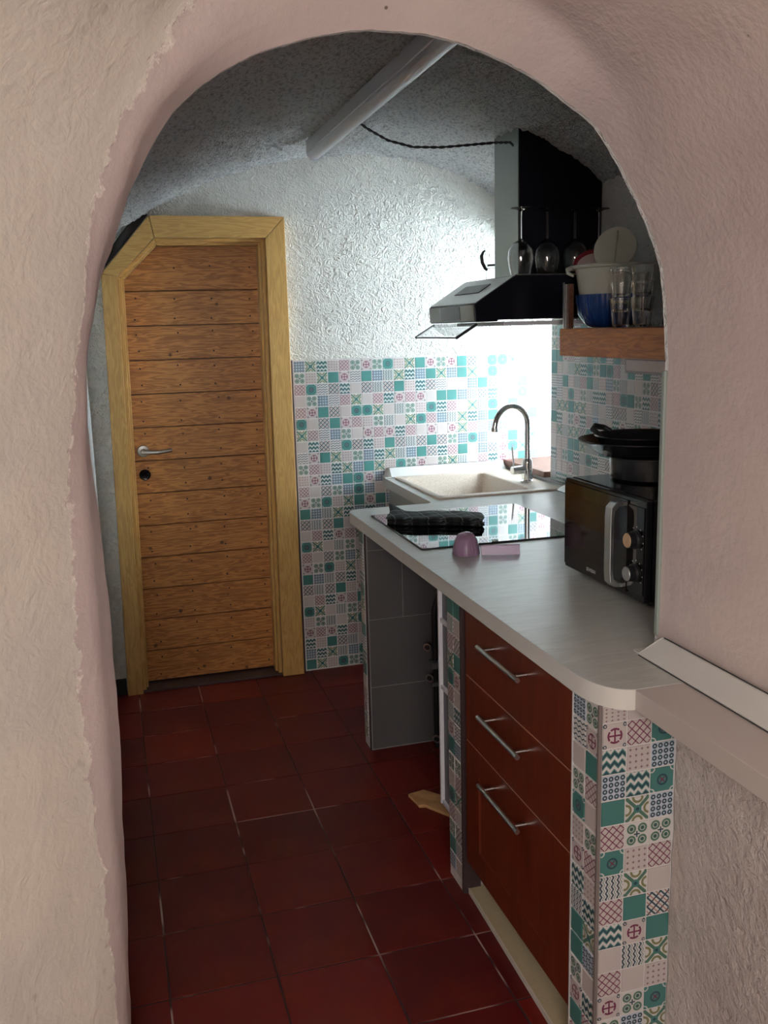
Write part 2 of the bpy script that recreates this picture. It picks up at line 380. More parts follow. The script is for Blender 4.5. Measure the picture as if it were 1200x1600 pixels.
def tile_mesh(code, s, th=0.0022):
    """a bevel-edged printed tile facing local +Z, centred on the origin"""
    h = s / 2; e = 0.0008
    v = [(-h,-h,0),(h,-h,0),(h,h,0),(-h,h,0),(-h+e,-h+e,th),(h-e,-h+e,th),(h-e,h-e,th),(-h+e,h-e,th)]
    f = [(4,5,6,7),(0,1,5,4),(1,2,6,5),(2,3,7,6),(3,0,4,7),(3,2,1,0)]
    me = bpy.data.meshes.new('mosaic_tile'); me.from_pydata(v, [], f); me.materials.append(MOT[code])
    ul = me.uv_layers.new(name='UVMap')
    for p in me.polygons:
        for li in p.loop_indices:
            c = me.vertices[me.loops[li].vertex_index].co; ul.data[li].uv = (c.x / s + 0.5, c.y / s + 0.5)
    return me
_tc = {}
def put_tile(code, s, loc, face, parent):
    if (code, s) not in _tc: _tc[(code, s)] = tile_mesh(code, s)
    o = bpy.data.objects.new('mosaic_tile', _tc[(code, s)]); COL.objects.link(o)
    o.rotation_euler = {'-Y': (PI/2, 0, 0), '-X': (PI/2, 0, -PI/2)}[face]
    o.location = Vector(loc) - wpos(parent); o.parent = parent
    return o
def tile_stuff(items, s, parent):
    """the remaining tiles joined: items = (code, loc, face)"""
    v, f, uv, mi = [], [], [], []; h = s / 2
    for code, loc, face in items:
        k = len(v); a = Vector((1, 0, 0)) if face == '-Y' else Vector((0, -1, 0)); b = Vector((0, 0, 1)); nn = Vector((0, -1, 0)) if face == '-Y' else Vector((-1, 0, 0))
        for t in (0, 0.0022):
            for su, sv in ((-1,-1),(1,-1),(1,1),(-1,1)):
                v.append(tuple(Vector(loc) + a * su * h + b * sv * h + nn * t - wpos(parent))); uv.append(((su+1)/2, (sv+1)/2))
        for q in ((4,5,6,7),(0,1,5,4),(1,2,6,5),(2,3,7,6),(3,0,4,7)): f.append([k+i for i in q]); mi.append(CODES.index(code))
    me = bpy.data.meshes.new('small_mosaic_tiles'); me.from_pydata(v, [], f)
    for c in CODES: me.materials.append(MOT[c])
    me.polygons.foreach_set('material_index', mi); ul = me.uv_layers.new(name='UVMap')
    for l in me.loops: ul.data[l.index].uv = uv[l.vertex_index]
    o = bpy.data.objects.new('small_mosaic_tiles', me); COL.objects.link(o); o.parent = parent; o['kind'] = 'stuff'
    return o

# ------------------------------------------------------------------ levels of the kitchen
XL, XR, YB, YF = -0.075, 1.86, 4.22, 1.71          # left wall, right wall, back wall, arch plane
NX, NY, NZ0, NZ1 = 2.36, 3.76, 0.93, 1.98; NS = 0.45          # window niche: depth, near side, sill, lintel; unseen splay shaped for more frontal light
WT, WB = 0.912, 0.870                              # worktop top and underside
vz = [(-0.40,1.60),(-0.20,1.80),(-0.075,1.915),(0.112,2.044),(0.275,2.134),(0.48,2.228),(0.688,2.300),(0.90,2.343),(1.144,2.359),(1.36,2.344),(1.563,2.300),(1.75,2.205),(1.86,2.13),(2.0,2.0),(2.5,1.6)]
def vault(x):
    for (a, za), (b, zb) in zip(vz, vz[1:]):
        if a <= x <= b:
            t = (x - a) / (b - a); return za + (zb - za) * t
    return 1.6
def vault_s(x): return (vault(x - 0.05) + 2 * vault(x) + vault(x + 0.05)) / 4

# floor: grout bed and tiles
FX0, FY0, P = 0.032, 2.112, 0.2668
floor = struct('floor', MB().box((-1.4, -2.2, -0.12), (2.4, 4.34, -0.0016)), m_fgrout)
tm = bpy.data.meshes.new('floor_tile'); h = (P - 0.0045) / 2; e = 0.0018
tm.from_pydata([(-h,-h,-0.006),(h,-h,-0.006),(h,h,-0.006),(-h,h,-0.006),(-h,-h,-e*.6),(h,-h,-e*.6),(h,h,-e*.6),(-h,h,-e*.6),(-h+e,-h+e,0),(h-e,-h+e,0),(h-e,h-e,0),(-h+e,h-e,0)], [],
    [(8,9,10,11),(4,5,9,8),(5,6,10,9),(6,7,11,10),(7,4,8,11),(0,1,5,4),(1,2,6,5),(2,3,7,6),(3,0,4,7)])
tm.materials.append(m_ftile)
for i in range(-2, 7):
    for j in range(-7, 8):
        x = FX0 + (i + 0.5) * P; y = FY0 + (j + 0.5) * P
        if y > 4.15 or x < -0.35 or x > 1.75: continue
        o = bpy.data.objects.new('floor_tile', tm); COL.objects.link(o); o.parent = floor
        o.location = (x + R.uniform(-.0006,.0006), y + R.uniform(-.0006,.0006), R.uniform(-0.0005, 0.0002)); o.rotation_euler = (0, 0, R.uniform(-.002,.002))
x0s = [FX0 + (i + 0.5) * P for i in range(-1, 7)]
cut = bpy.data.meshes.new('cut_floor_tile'); d = (4.33 - (FY0 + 8 * P)) ; hh = (d - 0.004) / 2
cut.from_pydata([(-h,-hh,-0.006),(h,-hh,-0.006),(h,hh,-0.006),(-h,hh,-0.006),(-h,-hh,-e*.6),(h,-hh,-e*.6),(h,hh,-e*.6),(-h,hh,-e*.6),(-h+e,-hh+e,0),(h-e,-hh+e,0),(h-e,hh-e,0),(-h+e,hh-e,0)], [],
    [(8,9,10,11),(4,5,9,8),(5,6,10,9),(6,7,11,10),(7,4,8,11),(0,1,5,4),(1,2,6,5),(2,3,7,6),(3,0,4,7)]); cut.materials.append(m_ftile)
if d > 0.02:
    for x in x0s:
        if x < 1.75:
            o = bpy.data.objects.new('floor_tile', cut); COL.objects.link(o); o.parent = floor; o.location = (x, FY0 + 8 * P + d / 2, 0)

# back wall with the doorway notch, its top following the vault
outer = [(XL-0.2, -0.02), (0.03, -0.02), (0.03, 1.87), (0.24, 2.07), (0.765, 2.07), (0.765, -0.02), (NX+0.1, -0.02), (NX+0.1, 2.2)]
xs = [XR + 0.25 - i * 0.09 for i in range(int((XR + 0.25 - XL + 0.2) / 0.09) + 1)]
outer += [(x, min(2.5, vault_s(x) + 0.12)) for x in xs] + [(XL-0.2, 1.9)]
wall_back = struct('wall_back', MB().prism(outer, 1, YB, YB + 0.16), m_back)
struct('wall_behind_door', MB().box((-0.4, 4.385, -0.02), (1.1, 4.42, 2.4)), m_kit)
# left wall, right wall with niche, vault
struct('wall_left', MB().box((XL-0.15, 1.80, -0.02), (XL, YB+0.1, 2.2)), m_kit)
struct('baseboard_left', MB().box((XL, 1.80, 0), (XL+0.012, YB, 0.075)), m_base, bevel=0.003)
struct('baseboard_back', MB().box((XL+0.012, YB-0.012, 0), (-0.018, YB, 0.075)), m_base, bevel=0.003)
wr = MB()
wr.prism([(XR, 1.70), (XR, NY), (NX+0.1, NY-NS), (NX+0.1, NY-NS-0.14), (XR+0.12, NY-0.14), (XR+0.12, 1.70)], 2, -0.02, 2.4)
for za, zb in ((-0.02, NZ0), (NZ1, 2.4)): wr.prism([(XR, NY), (XR, YB+0.02), (NX+0.1, YB+0.02), (NX+0.1, NY-NS)], 2, za, zb)
wall_right = struct('wall_right', wr, m_kit)
NXc, NYc = 290, 330
cv = []
for k in range(NXc):
    x = XL - 0.16 + (XR + 0.32 - XL) * k / (NXc - 1); zc = vault_s(x)
    for j in range(NYc):
        y = YF + 0.02 + (YB + 0.1 - YF) * j / (NYc - 1)
        g_ = noise.noise(Vector((x * 62, y * 40, 0.5))); g2 = noise.noise(Vector((x * 30, y * 22, 4.5)))
        cv.append((x, y, zc + 0.012 * noise.noise(Vector((x * 3, y * 3, 1.7))) - 0.013 * max(g_ + 0.05, -0.20) - 0.005 * g2))
cf = [(k * NYc + j, k * NYc + j + 1, (k + 1) * NYc + j + 1, (k + 1) * NYc + j) for k in range(NXc - 1) for j in range(NYc - 1)]
cmb = MB(); cmb.v = cv; cmb.f = cf; cmb.mi = [0] * len(cf)
struct('ceiling', cmb, m_vault, smooth=180, normals=False)
struct('ceiling_roof', MB().box((XL-0.3, YF-0.02, 2.46), (NX+0.15, YB+0.2, 2.6)), m_kit)

# window: frame, panes, sill
WY = NY - 0.41
wf = MB(); wf.box((NX-0.03, WY, NZ0), (NX+0.02, WY+0.05, NZ1)).box((NX-0.03, YB-0.05, NZ0), (NX+0.02, YB, NZ1)).box((NX-0.03, WY+.05, NZ0), (NX+0.02, YB-.05, NZ0+0.05)).box((NX-0.03, WY+.05, NZ1-0.05), (NX+0.02, YB-.05, NZ1))
win = struct('window_1', wf, m_whitef, bevel=0.004)
obj('mullion', MB().box((NX-0.02, WY+0.05, 1.44), (NX+0.015, YB-0.05, 1.475)), m_whitef, win, bevel=0.003)
obj('window_pane', MB().box((NX-0.006, WY+0.05, NZ0+0.05), (NX-0.002, YB-0.05, 1.44)), m_pane, win)
obj('window_pane', MB().box((NX-0.006, WY+0.05, 1.475), (NX-0.002, YB-0.05, NZ1-0.05)), m_pane, win)
sill = tag(obj('window_sill', MB().prism([(XR-0.03, NY+0.006), (XR, NY+0.006), (NX-0.035, NY-0.40), (NX-0.035, YB-0.006), (XR-0.03, YB-0.006)], 2, NZ0+0.001, NZ0+0.028), m_sill, bevel=0.003), 'dark brown wooden window sill board behind the chrome tap', 'sill')

# ------------------------------------------------------------------ the near arch and the room the camera stands in (one lofted wall)
rim = [(-0.053,0.0),(-0.053,0.261),(-0.041,0.54),(-0.026,0.955),(-0.029,1.235),(-0.035,1.497),(-0.007,1.649),(0.034,1.765),(0.079,1.869),(0.144,1.963),(0.212,2.022),(0.290,2.066),(0.381,2.095),(0.473,2.112),
       (0.568,2.115),(0.641,2.105),(0.728,2.083),(0.805,2.053),(0.871,2.011),(0.926,1.978),(0.968,1.927),(1.004,1.875),(1.041,1.821),(1.072,1.754),(1.096,1.678),(1.108,1.56),(1.109,1.44),(1.108,1.2),(1.107,0.96),(1.106,0.905)]
cre = [(-0.077,0.0),(-0.077,0.354),(-0.081,0.616),(-0.088,1.005),(-0.080,1.263),(-0.055,1.505),(-0.030,1.656),(-0.012,1.754),(0.012,1.851),(0.051,1.933),(0.103,2.019),(0.161,2.11),(0.279,2.173),(0.415,2.212),
       (0.546,2.222),(0.641,2.19),(0.735,2.15),(0.815,2.105),(0.880,2.05),(0.932,2.0),(0.972,1.94),(1.006,1.88),(1.042,1.822),(1.072,1.754),(1.094,1.678),(1.105,1.56),(1.106,1.44),(1.105,1.2),(1.104,0.96),(1.104,0.905)]
NR = len(rim)
def resample(pts, per=5):
    out = []; n = len(pts)
    for i in range(n - 1):
        p0, p1, p2, p3 = Vector(pts[max(i-1,0)]), Vector(pts[i]), Vector(pts[i+1]), Vector(pts[min(i+2,n-1)])
        for k in range(per):
            t = k / per
            if i == 0 or i == n - 2 : out.append(p1.lerp(p2, t)); continue
            out.append(0.5 * ((2*p1) + (p2-p0)*t + (2*p0-5*p1+4*p2-p3)*t*t + (3*p1-p0-3*p2+p3)*t*t*t))
    out.append(Vector(pts[-1])); return out
rimS, creS = resample(rim), resample(cre)
# denser verticals need rows of their own: the long straight bits are split again
def densify(a, b, step=0.035):
    A, B = [a[0]], [b[0]]
    for i in range(len(a) - 1):
        k = max(1, int((a[i+1] - a[i]).length / step))
        for q in range(1, k + 1): A.append(a[i].lerp(a[i+1], q / k)); B.append(b[i].lerp(b[i+1], q / k))
    return A, B
rimS, creS = densify(rimS, creS)
def leftness(i):
    s = rimS[i].x                     # 1 on the left jamb, 0 at the crown and on the right
    return 1.0 if s < 0.10 else max(0.0, 1 - (s - 0.10) / 0.42)
stations = []
for i in range(len(rimS)):
    r_, c_, w = rimS[i], creS[i], leftness(i)
    w = w * w * (3 - 2 * w)
    P0 = Vector((r_.x, YF, r_.y)); 
    K = Vector((c_.x, 1.61, c_.y))
    mid = P0.lerp(K, 0.5) + Vector((0.008 * w, -0.012 * w, -0.004 * w))
    hi = max(0.0, min(1.0, (r_.y - 1.5) / 0.6))
    O1 = K + Vector((-0.50, -0.58, 0.10 * hi)) * w + Vector((0.0, -0.60, 0.02 * hi)) * (1 - w)
    O2 = K + Vector((-0.95, -1.60, 0.25 * hi)) * w + Vector((0.0, -1.70, 0.05 * hi)) * (1 - w)
    O3 = K + Vector((-1.00, -3.60, 0.25 * hi)) * w + Vector((0.0, -3.60, 0.05 * hi)) * (1 - w)
    stations.append((P0, mid, K, O1, O2, O3))
def seg(a, b, n): return [a.lerp(b, k / n) for k in range(n)]
def inner(ps, cut):
    out = seg(ps[0], ps[1], 3) + seg(ps[1], ps[2], 3) + seg(ps[2], ps[3], 18) + seg(ps[3], ps[4], 14) + seg(ps[4], ps[5], 6) + [ps[5]]
    return out
W = [inner(s, 0) for s in stations]
MBA, MBC = MB(), MB()
rows = []
for i, row in enumerate(W):
    rr = []
    for j, p in enumerate(row):
        sd = max(0.0, min(1.0, (0.5 - p.x) / 0.5)); a = (0.0025 + 0.0035 * sd) if j else 0.003
        q = p * 9.0; d = Vector((noise.noise(q), 0.6 * noise.noise(q + Vector((7, 3, 1))), noise.noise(q + Vector((2, 9, 5))))) * a
        q2 = p * 42.0; d += Vector((noise.noise(q2), 0, noise.noise(q2 + Vector((4, 4, 4))))) * (0.0009 + 0.0013 * sd + (0.0012 if j == 0 else 0))
        if p.z < 0.02: d.z = 0
        rr.append(p + d)
    rows.append(rr)
# back-of-rim lip: the kitchen side of the arch wall
apex_i = max(range(len(rimS)), key=lambda i: rimS[i].y)
mbm = MB().grid(rows)
nf = len(rows[0]) - 1
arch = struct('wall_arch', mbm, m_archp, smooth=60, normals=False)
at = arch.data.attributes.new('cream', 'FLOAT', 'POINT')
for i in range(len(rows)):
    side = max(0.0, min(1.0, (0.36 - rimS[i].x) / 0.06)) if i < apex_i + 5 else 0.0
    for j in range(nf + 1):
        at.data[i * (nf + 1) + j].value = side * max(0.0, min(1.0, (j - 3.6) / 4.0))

# kitchen-facing side of that wall, from the rim out to the kitchen walls
out_ring = []
for p in rimS:
    d = Vector((p.x - 0.54, p.y - 1.5)); 
    if p.y < 1.5: q = (XL - 0.16, p.y) if p.x < 0.5 else (XR + 0.05, p.y)
    else:
        d = d.normalized(); q = (0.54 + d.x * 1.6, 1.5 + d.y * 1.05)
    out_ring.append(q)
out_ring[-1] = (XR + 0.05, 0.905)
rows2 = []
for (r0, p, q) in zip([r[0] for r in rows], rimS, out_ring):
    a = Vector(r0); rows2.append([a, a + Vector((0, 0.012, 0)), Vector((q[0], YF + 0.03, q[1])), Vector((q[0], YF - 0.02, q[1]))])
struct('wall_front', MB().grid(rows2), m_kit, normals=False)
struct('wall_below_worktop', MB().box((1.11, 1.56, -0.02), (1.98, 1.640, 0.868)), m_kit)
# lower right wall under the ledge, back of the near room, its floor is the same floor
lw = []
for i in range(26):
    z = 0.868 * i / 25.0
    lw.append([Vector((1.042 + 0.006 * noise.noise(Vector((y*8, z*9, 3))) + 0.003 * noise.noise(Vector((y*30, z*30, 5))), y, z)) for y in [1.5355 - 3.6 * j / 60.0 for j in range(61)]])
struct('wall_right_lower', MB().grid(lw), m_lower, smooth=60, normals=False)
struct('wall_near', MB().box((-1.5, -2.08, -0.02), (1.3, -2.0, 2.7)), m_cream)
struct('wall_right_outer', MB().box((1.30, -2.05, -0.02), (1.38, 1.52, 2.7)), m_kit)
struct('ceiling_near', MB().box((-1.7, -2.05, 2.52), (1.38, YF, 2.6)), m_cream)
struct('wall_left_outer', MB().box((-1.75, -2.05, -0.02), (-1.2, 0.2, 2.6)), m_cream)
struct('trim_1', MB().box((1.101, YF-0.001, 0.93), (1.111, YF+0.012, 1.50)), m_trim, bevel=0.003)

# ------------------------------------------------------------------ door
door = bpy.data.objects.new('door_1', None); COL.objects.link(door); door.location = (0.39, 4.30, 0); door['kind'] = 'structure'
oL0, oL1, oC, oR = (-0.016, 0.0), (0.014, 1.852), (0.224, 2.088), 0.795
iL0, iL1, iC, iT, iR1, iR0 = (0.052, 0.0), (0.080, 1.842), (0.240, 1.998), 1.998, 0.708, 0.694
def cas(name, poly, mat, y0=4.186, y1=4.2185, par=door): return obj(name, MB().prism(poly, 1, y0, y1), mat, par, bevel=0.003)
g = 0.0006
cas('casing', [oL0, iL0, iL1, (oL1[0], oL1[1])], m_frame_v)
cas('casing', [(oL1[0], oL1[1]+g), (iL1[0], iL1[1]+g), (iC[0]-g, iC[1]), (oC[0]-g, oC[1])], m_frame_h)
cas('casing', [oC, iC, (iR1, iT), (oR, 2.086)], m_frame_h)
cas('casing', [(oR, 2.085), (iR1, iT-g), (iR0, 0.0), (oR, 0.0)], m_frame_v)
def inset(d):
    return [(iL0[0]+d, 0.0), (iL1[0]+d, iL1[1]-d*0.4), (iC[0]+d*0.4, iT-d), (iR1-d, iT-d), (iR0-d, 0.0)]
for dd, y0, y1 in ((0.0, 4.215, 4.245), (0.010, 4.245, 4.30)):
    A, B = inset(dd), inset(dd + 0.016)
    for k in range(4): cas('lining', [A[k], A[k+1], B[k+1], B[k]], m_frame_v if k in (0, 3) else m_frame_h, y0, y1)
cas('gap_shade_strip', [(-0.02, 1.862), (0.012, 1.857), (0.222, 2.094), (0.17, 2.092)], m_blackm, 4.205, 4.2198)  # black strip stands in for the shade in the open gap by the chamfer
# boards
zt = [0.015 + 0.1475 * k for k in range(13)] + [1.990]
sx0, sx1 = 0.078, 0.684
def xl(z):   # left limit of the slab, with its chamfer
    b = sx0 + (0.098 - sx0) * min(z, 1.83) / 1.83
    return b if z < 1.835 else b + (z - 1.835) * 0.99
for k in range(13):
    a, b = zt[k] + 0.0016, zt[k+1] - 0.0016
    poly = [(xl(a), a), (sx1 + 0.008, a), (sx1 + 0.008, b), (xl(b), b)]
    if a < 1.835 < b: poly = [(xl(a), a), (sx1+0.008, a), (sx1+0.008, b), (xl(b), b), (xl(1.835), 1.835)]
    obj('board', MB().prism(poly, 1, 4.302 + R.uniform(0, .001), 4.33), m_door, door, bevel=0.0035)
obj('door_core', MB().prism([(sx0-0.004, 0.012), (sx1+0.012, 0.012), (sx1+0.012, 1.993), (xl(1.99)-0.004, 1.993), (xl(1.83)-0.004, 1.83)], 1, 4.329, 4.345), m_sill, door)
nb = MB()
for k in range(13):
    for fz in ((0.22, 0.78) if k < 12 else (0.5,)):
        z = zt[k] + fz * (zt[k+1] - zt[k])
        for xx in (0.145, 0.315, 0.475, 0.645):
            x = xx + R.uniform(-.006, .006)
            if x > xl(z) + 0.012: nb.lathe([(0.0, 0.0012), (0.0036, 0.001), (0.0042, -0.001)], (x, 4.302, z + R.uniform(-.008, .008)), (0, -1, 0), 8)
o = obj('nails', nb, m_nail, door); o['kind'] = 'stuff'
obj('threshold', MB().box((0.05, 4.20, 0.0003), (0.70, 4.34, 0.010)), m_brown, door, bevel=0.002)
hx, hz = 0.134, 1.092
hd = obj('door_handle', MB().lathe([(0.0, -0.001), (0.026, -0.001), (0.027, 0.004), (0.024, 0.009), (0.012, 0.011), (0.010, 0.045), (0.0, 0.046)], (hx, 4.302, hz), (0, -1, 0), 28), m_satin, door, smooth=True); hd['label'] = 'satin metal lever handle'
obj('lever', MB().tube([(hx-0.004, 4.258, hz), (hx+0.02, 4.252, hz-0.002), (hx+0.06, 4.250, hz-0.004), (hx+0.10, 4.253, hz), (hx+0.122, 4.256, hz+0.003)], [0.010, 0.011, 0.0085, 0.008, 0.0075], 14), m_satin, hd, smooth=True)
es = obj('escutcheon', MB().lathe([(0.0, -0.001), (0.024, -0.001), (0.025, 0.004), (0.021, 0.008), (0.009, 0.006), (0.0, 0.002)], (hx, 4.302, 0.985), (0, -1, 0), 24), m_black, door, smooth=True); es['label'] = 'round black keyhole rose'

# ------------------------------------------------------------------ mosaic on the back wall
PT, TS = 0.0522, 0.0488
rows13 = ["RSZDLFMFKDSTM", "FDSTMWTRVSZRT", "LKWXZGXVXTDZX", "GFRWLSGLZMLMG", "LMTXGKKSGVFDK", "KGXTMLDFVGSKL", "SLWRFGMLMZLGM", "GZXWKXZDTXVXT", "WMTSDFRZSVRTX", "FLDZSRTSDKFMG", "DMZRTKMRLGFVZ",
          "LGXFRKRGMTXSD", "MFKDSTMTRVLZG", "TRVSZRZRDSMXK", "XVXTGMLFWGDRT", "GLZMLXKSRMDFL", "KSGVFGZLTDRXM", "LGXFRSMTZGVKD", "MFKDSDXRTMSLG", "TRVXZGFKLDRMT", "XVXTDMSVGXLZR", "GLZMLTRDMKFSV", "KSGVFXGLTZDMR", "DFVGSKTMRXLGF", "MLMZLDSVKGTRX", "ZDTXVGFMLTRSD", "RZSVRKXGMDTFL", "TSDKFZLVRMGXS"]
bx0, btop = 0.812, 1.466
grb = MB().box((bx0 - 0.004, YB - 0.0012, 0.0), (1.262, YB + 0.001, btop + 0.004)).box((1.262, YB - 0.0012, WT), (NX - 0.035, YB + 0.001, btop + 0.004))
obj('grout_bed', grb, m_mgrout, wall_back)
obj('edge_strip', MB().box((bx0 - 0.012, YB - 0.006, 0.0), (bx0 - 0.004, YB, btop + 0.004)), m_brown, wall_back)
singles, rest = [], []
for j in range(28):
    for i in range(29):
        x = bx0 + (i + 0.5) * PT; z = btop - (j + 0.5) * PT
        if i > 8 and z < 0.93: continue
        if x > NX - 0.06: continue
        code = rows13[j][i] if i < 13 else (rows13[(j * 5 + 3 + i // 13) % 28][(i + 4 * j) % 13])
        if i == 13 and j == 0: code = 'F'
        it = (code, (x, YB, z), '-Y')
        (singles if (x < XR - 0.02 and not (x > 1.08 and z < 0.86)) and len(singles) < 300 else rest).append(it)
for c, l, f in singles: put_tile(c, TS, l, f, wall_back)
tile_stuff(rest, TS, wall_back)
# the same mosaic on the right wall
obj('grout_bed', MB().box((XR - 0.0012, 1.75, WT), (XR + 0.001, NY - 0.002, 1.60)), m_mgrout, wall_right)
singles, rest = [], []
for i in range(38):
    for j in range(13):
        y = NY - 0.006 - (i + 0.5) * PT; z = 1.598 - (j + 0.5) * PT; code = R.choice('TGLZDRKSFVWXTZWVDM')
        it = (code, (XR, y, z), '-X')
        (singles if 2.65 < y < 3.7 and len(singles) < 280 else rest).append(it)
for c, l, f in singles: put_tile(c, TS, l, f, wall_right)
tile_stuff(rest, TS, wall_right)
pq = MB().box((XR - 0.008, 2.60, 1.424), (XR - 0.0035, 3.13, 1.462)); pl = obj('wall_plaque', MB().box((XR-0.0070,2.585,1.415),(XR-0.0026,3.14,1.472)), m_strip, wall_right, bevel=0.002)
obj('plaque_face', pq, m_pinkp, pl)

# ------------------------------------------------------------------ masonry partitions under the worktop
PX = 0.872
def partition(name, y0, y1, x1, label, x0=PX):
    t = thing(name, (x0, (y0+y1)/2, 0), label, 'partition')
    obj('masonry_core', MB().box((x0, y0, 0.0005), (x1, y1, WB - 0.001)), m_mgrout, t)
    return t
pf = partition('counter_partition', 3.285, 3.365, 1.84, 'mosaic-edged masonry partition beside the open bay, farthest from the arch')
pm = partition('counter_partition', 2.300, 2.405, 1.84, 'narrow mosaic-faced masonry pier between the open bay and the red drawers')
pn = partition('counter_partition', 1.540, 1.646, 1.10, 'near mosaic-covered pier at the rounded end of the worktop')
def tiles_x(t, ys, s, ztop, n, pitch, cols):
    for c, y in enumerate(ys):
        for j in range(n):
            z = ztop - (j + 0.5) * pitch
            if z < 0.02: continue
            put_tile(cols[c][j % len(cols[c])], s, (PX, y, z), '-X', t)
tiles_x(pn, (1.6195, 1.5665), 0.0500, 0.866, 16, 0.0548, ("RWGFKDMZVTTFMTLS", "FMTLGFLDZSRGZLXS"))
nc = ["DMZRTLKVLZGLMFRX", "GLDZSFDSTMVGFRSD", "TKRKRFLGXTSDKSFM"]
for c in range(3):
    for j in range(16):
        z = 0.8853 - (j + 0.5) * 0.0552 if j else 0.8475
        o = put_tile(nc[c][j], 0.0520, (PX + 0.0322 + c * 0.0548, 1.540, z), '-Y', pn)
        if j == 0: o.scale = (1, 0.62, 1)
obj('corner_strip', MB().box((PX - 0.0035, 1.5365, 0), (PX + 0.0045, 1.5445, WB - 0.001)), m_strip, pn, bevel=0.0015)
obj('corner_strip', MB().box((PX - 0.0030, 1.645, 0.002), (PX + 0.004, 1.650, WB - 0.001)), m_mgrout, pn)
tiles_x(pm, (2.378, 2.328), 0.0475, 0.862, 17, 0.0518, ("TVLSKLVMTFGKLFTR", "TGXTMGZWRFLSGXVD"))
obj('corner_strip', MB().box((PX - 0.004, 2.288, 0.0006), (PX + 0.05, 2.2995, WB - 0.001)), m_brown, pm, bevel=0.0015)
tiles_x(pf, (3.3385,), 0.0480, 0.862, 17, 0.0518, ("TRWZKSGTWZTGXMFSR",))
obj('corner_strip', MB().box((PX - 0.003, 3.2835, 0.0006), (PX + 0.006, 3.2895, WB - 0.001)), m_brown, pf)
obj('grout_panel', MB().box((PX+0.003, 3.2815, 0.0006), (1.60, 3.2848, WB - 0.002)), m_grout_g, pf)
zr = [0.004, 0.256, 0.524, 0.792, 0.866]; xr = [[0.877, 1.18, 1.50], [0.877, 1.18, 1.50], [0.877, 1.012, 1.30, 1.58], [0.877, 1.012, 1.30, 1.58]]
for j in range(4):
    for a, b in zip(xr[j], xr[j][1:]):
        obj('wall_tile', MB().box((a+0.0015, 3.279, zr[j]+0.0015), (b-0.0015, 3.2825, zr[j+1]-0.0015)), m_greyt, pf, bevel=0.001)
# dark back wall of the bay and the pipe manifold inside it
struct('wall_bay', MB().box((1.70, 2.41, 0.001), (1.84, 3.28, WB - 0.002)), m_greyt)
mf = thing('pipe_manifold', (1.16, 3.0, 0), 'black pipes with round grey valve wheels inside the dark open bay', 'plumbing')
obj('pipe', MB().tube([(1.125, 3.23, 0.001), (1.120, 3.23, 0.55), (1.135, 3.22, 0.62), (1.30, 3.15, 0.66)], 0.013, 12), m_blackm, mf, smooth=True)
obj('pipe', MB().tube([(1.165, 3.19, 0.001), (1.160, 3.19, 0.30), (1.150, 3.19, 0.42), (1.155, 3.20, 0.50)], 0.012, 12), m_blackm, mf, smooth=True)
obj('bracket', MB().box((1.095, 3.195, 0.33), (1.19, 3.235, 0.355)), m_recess, mf, bevel=0.002); obj('bracket', MB().box((1.095, 3.195, 0.26), (1.19, 3.235, 0.275)), m_recess, mf, bevel=0.002)
for z, x, y in ((0.423, 1.083, 3.21), (0.300, 1.090, 3.21), (0.050, 1.115, 3.21)):
    vv = obj('valve_wheel', MB().lathe([(0.011, 0.0), (0.015, 0.0), (0.017, 0.005), (0.015, 0.010), (0.011, 0.010)], (x-0.003, y-0.014, z), (-0.55, -0.8, 0), 20, closed=True), m_satin, mf, smooth=True)
    obj('valve_hub', MB().lathe([(0.0, 0.006), (0.012, 0.005), (0.009, -0.02), (0.0, -0.021)], (x-0.003, y-0.014, z), (-0.55, -0.8, 0), 12), m_blackm, vv, smooth=True)
# white open rack hung on the pier's far side
rk = thing('white_rack', (0.90, 2.44, 0.2), 'white open-fronted rack fixed to the narrow pier inside the open bay', 'rack')
obj('back_panel', MB().box((0.8835, 2.4118, 0.186), (0.889, 2.4782, 0.857)), m_recess, rk)
obj('upright', MB().box((0.872, 2.4785, 0.185), (0.890, 2.488, 0.858)), m_whitef, rk, bevel=0.0015)
obj('upright', MB().box((0.876, 2.4065, 0.185), (0.890, 2.4115, 0.858)), m_whitef, rk, bevel=0.001)
for z in (0.192, 0.560, 0.765): obj('rack_shelf', MB().box((0.875, 2.4120, z - 0.006), (0.8832, 2.4780, z + 0.006)), m_whitef, rk, bevel=0.001)

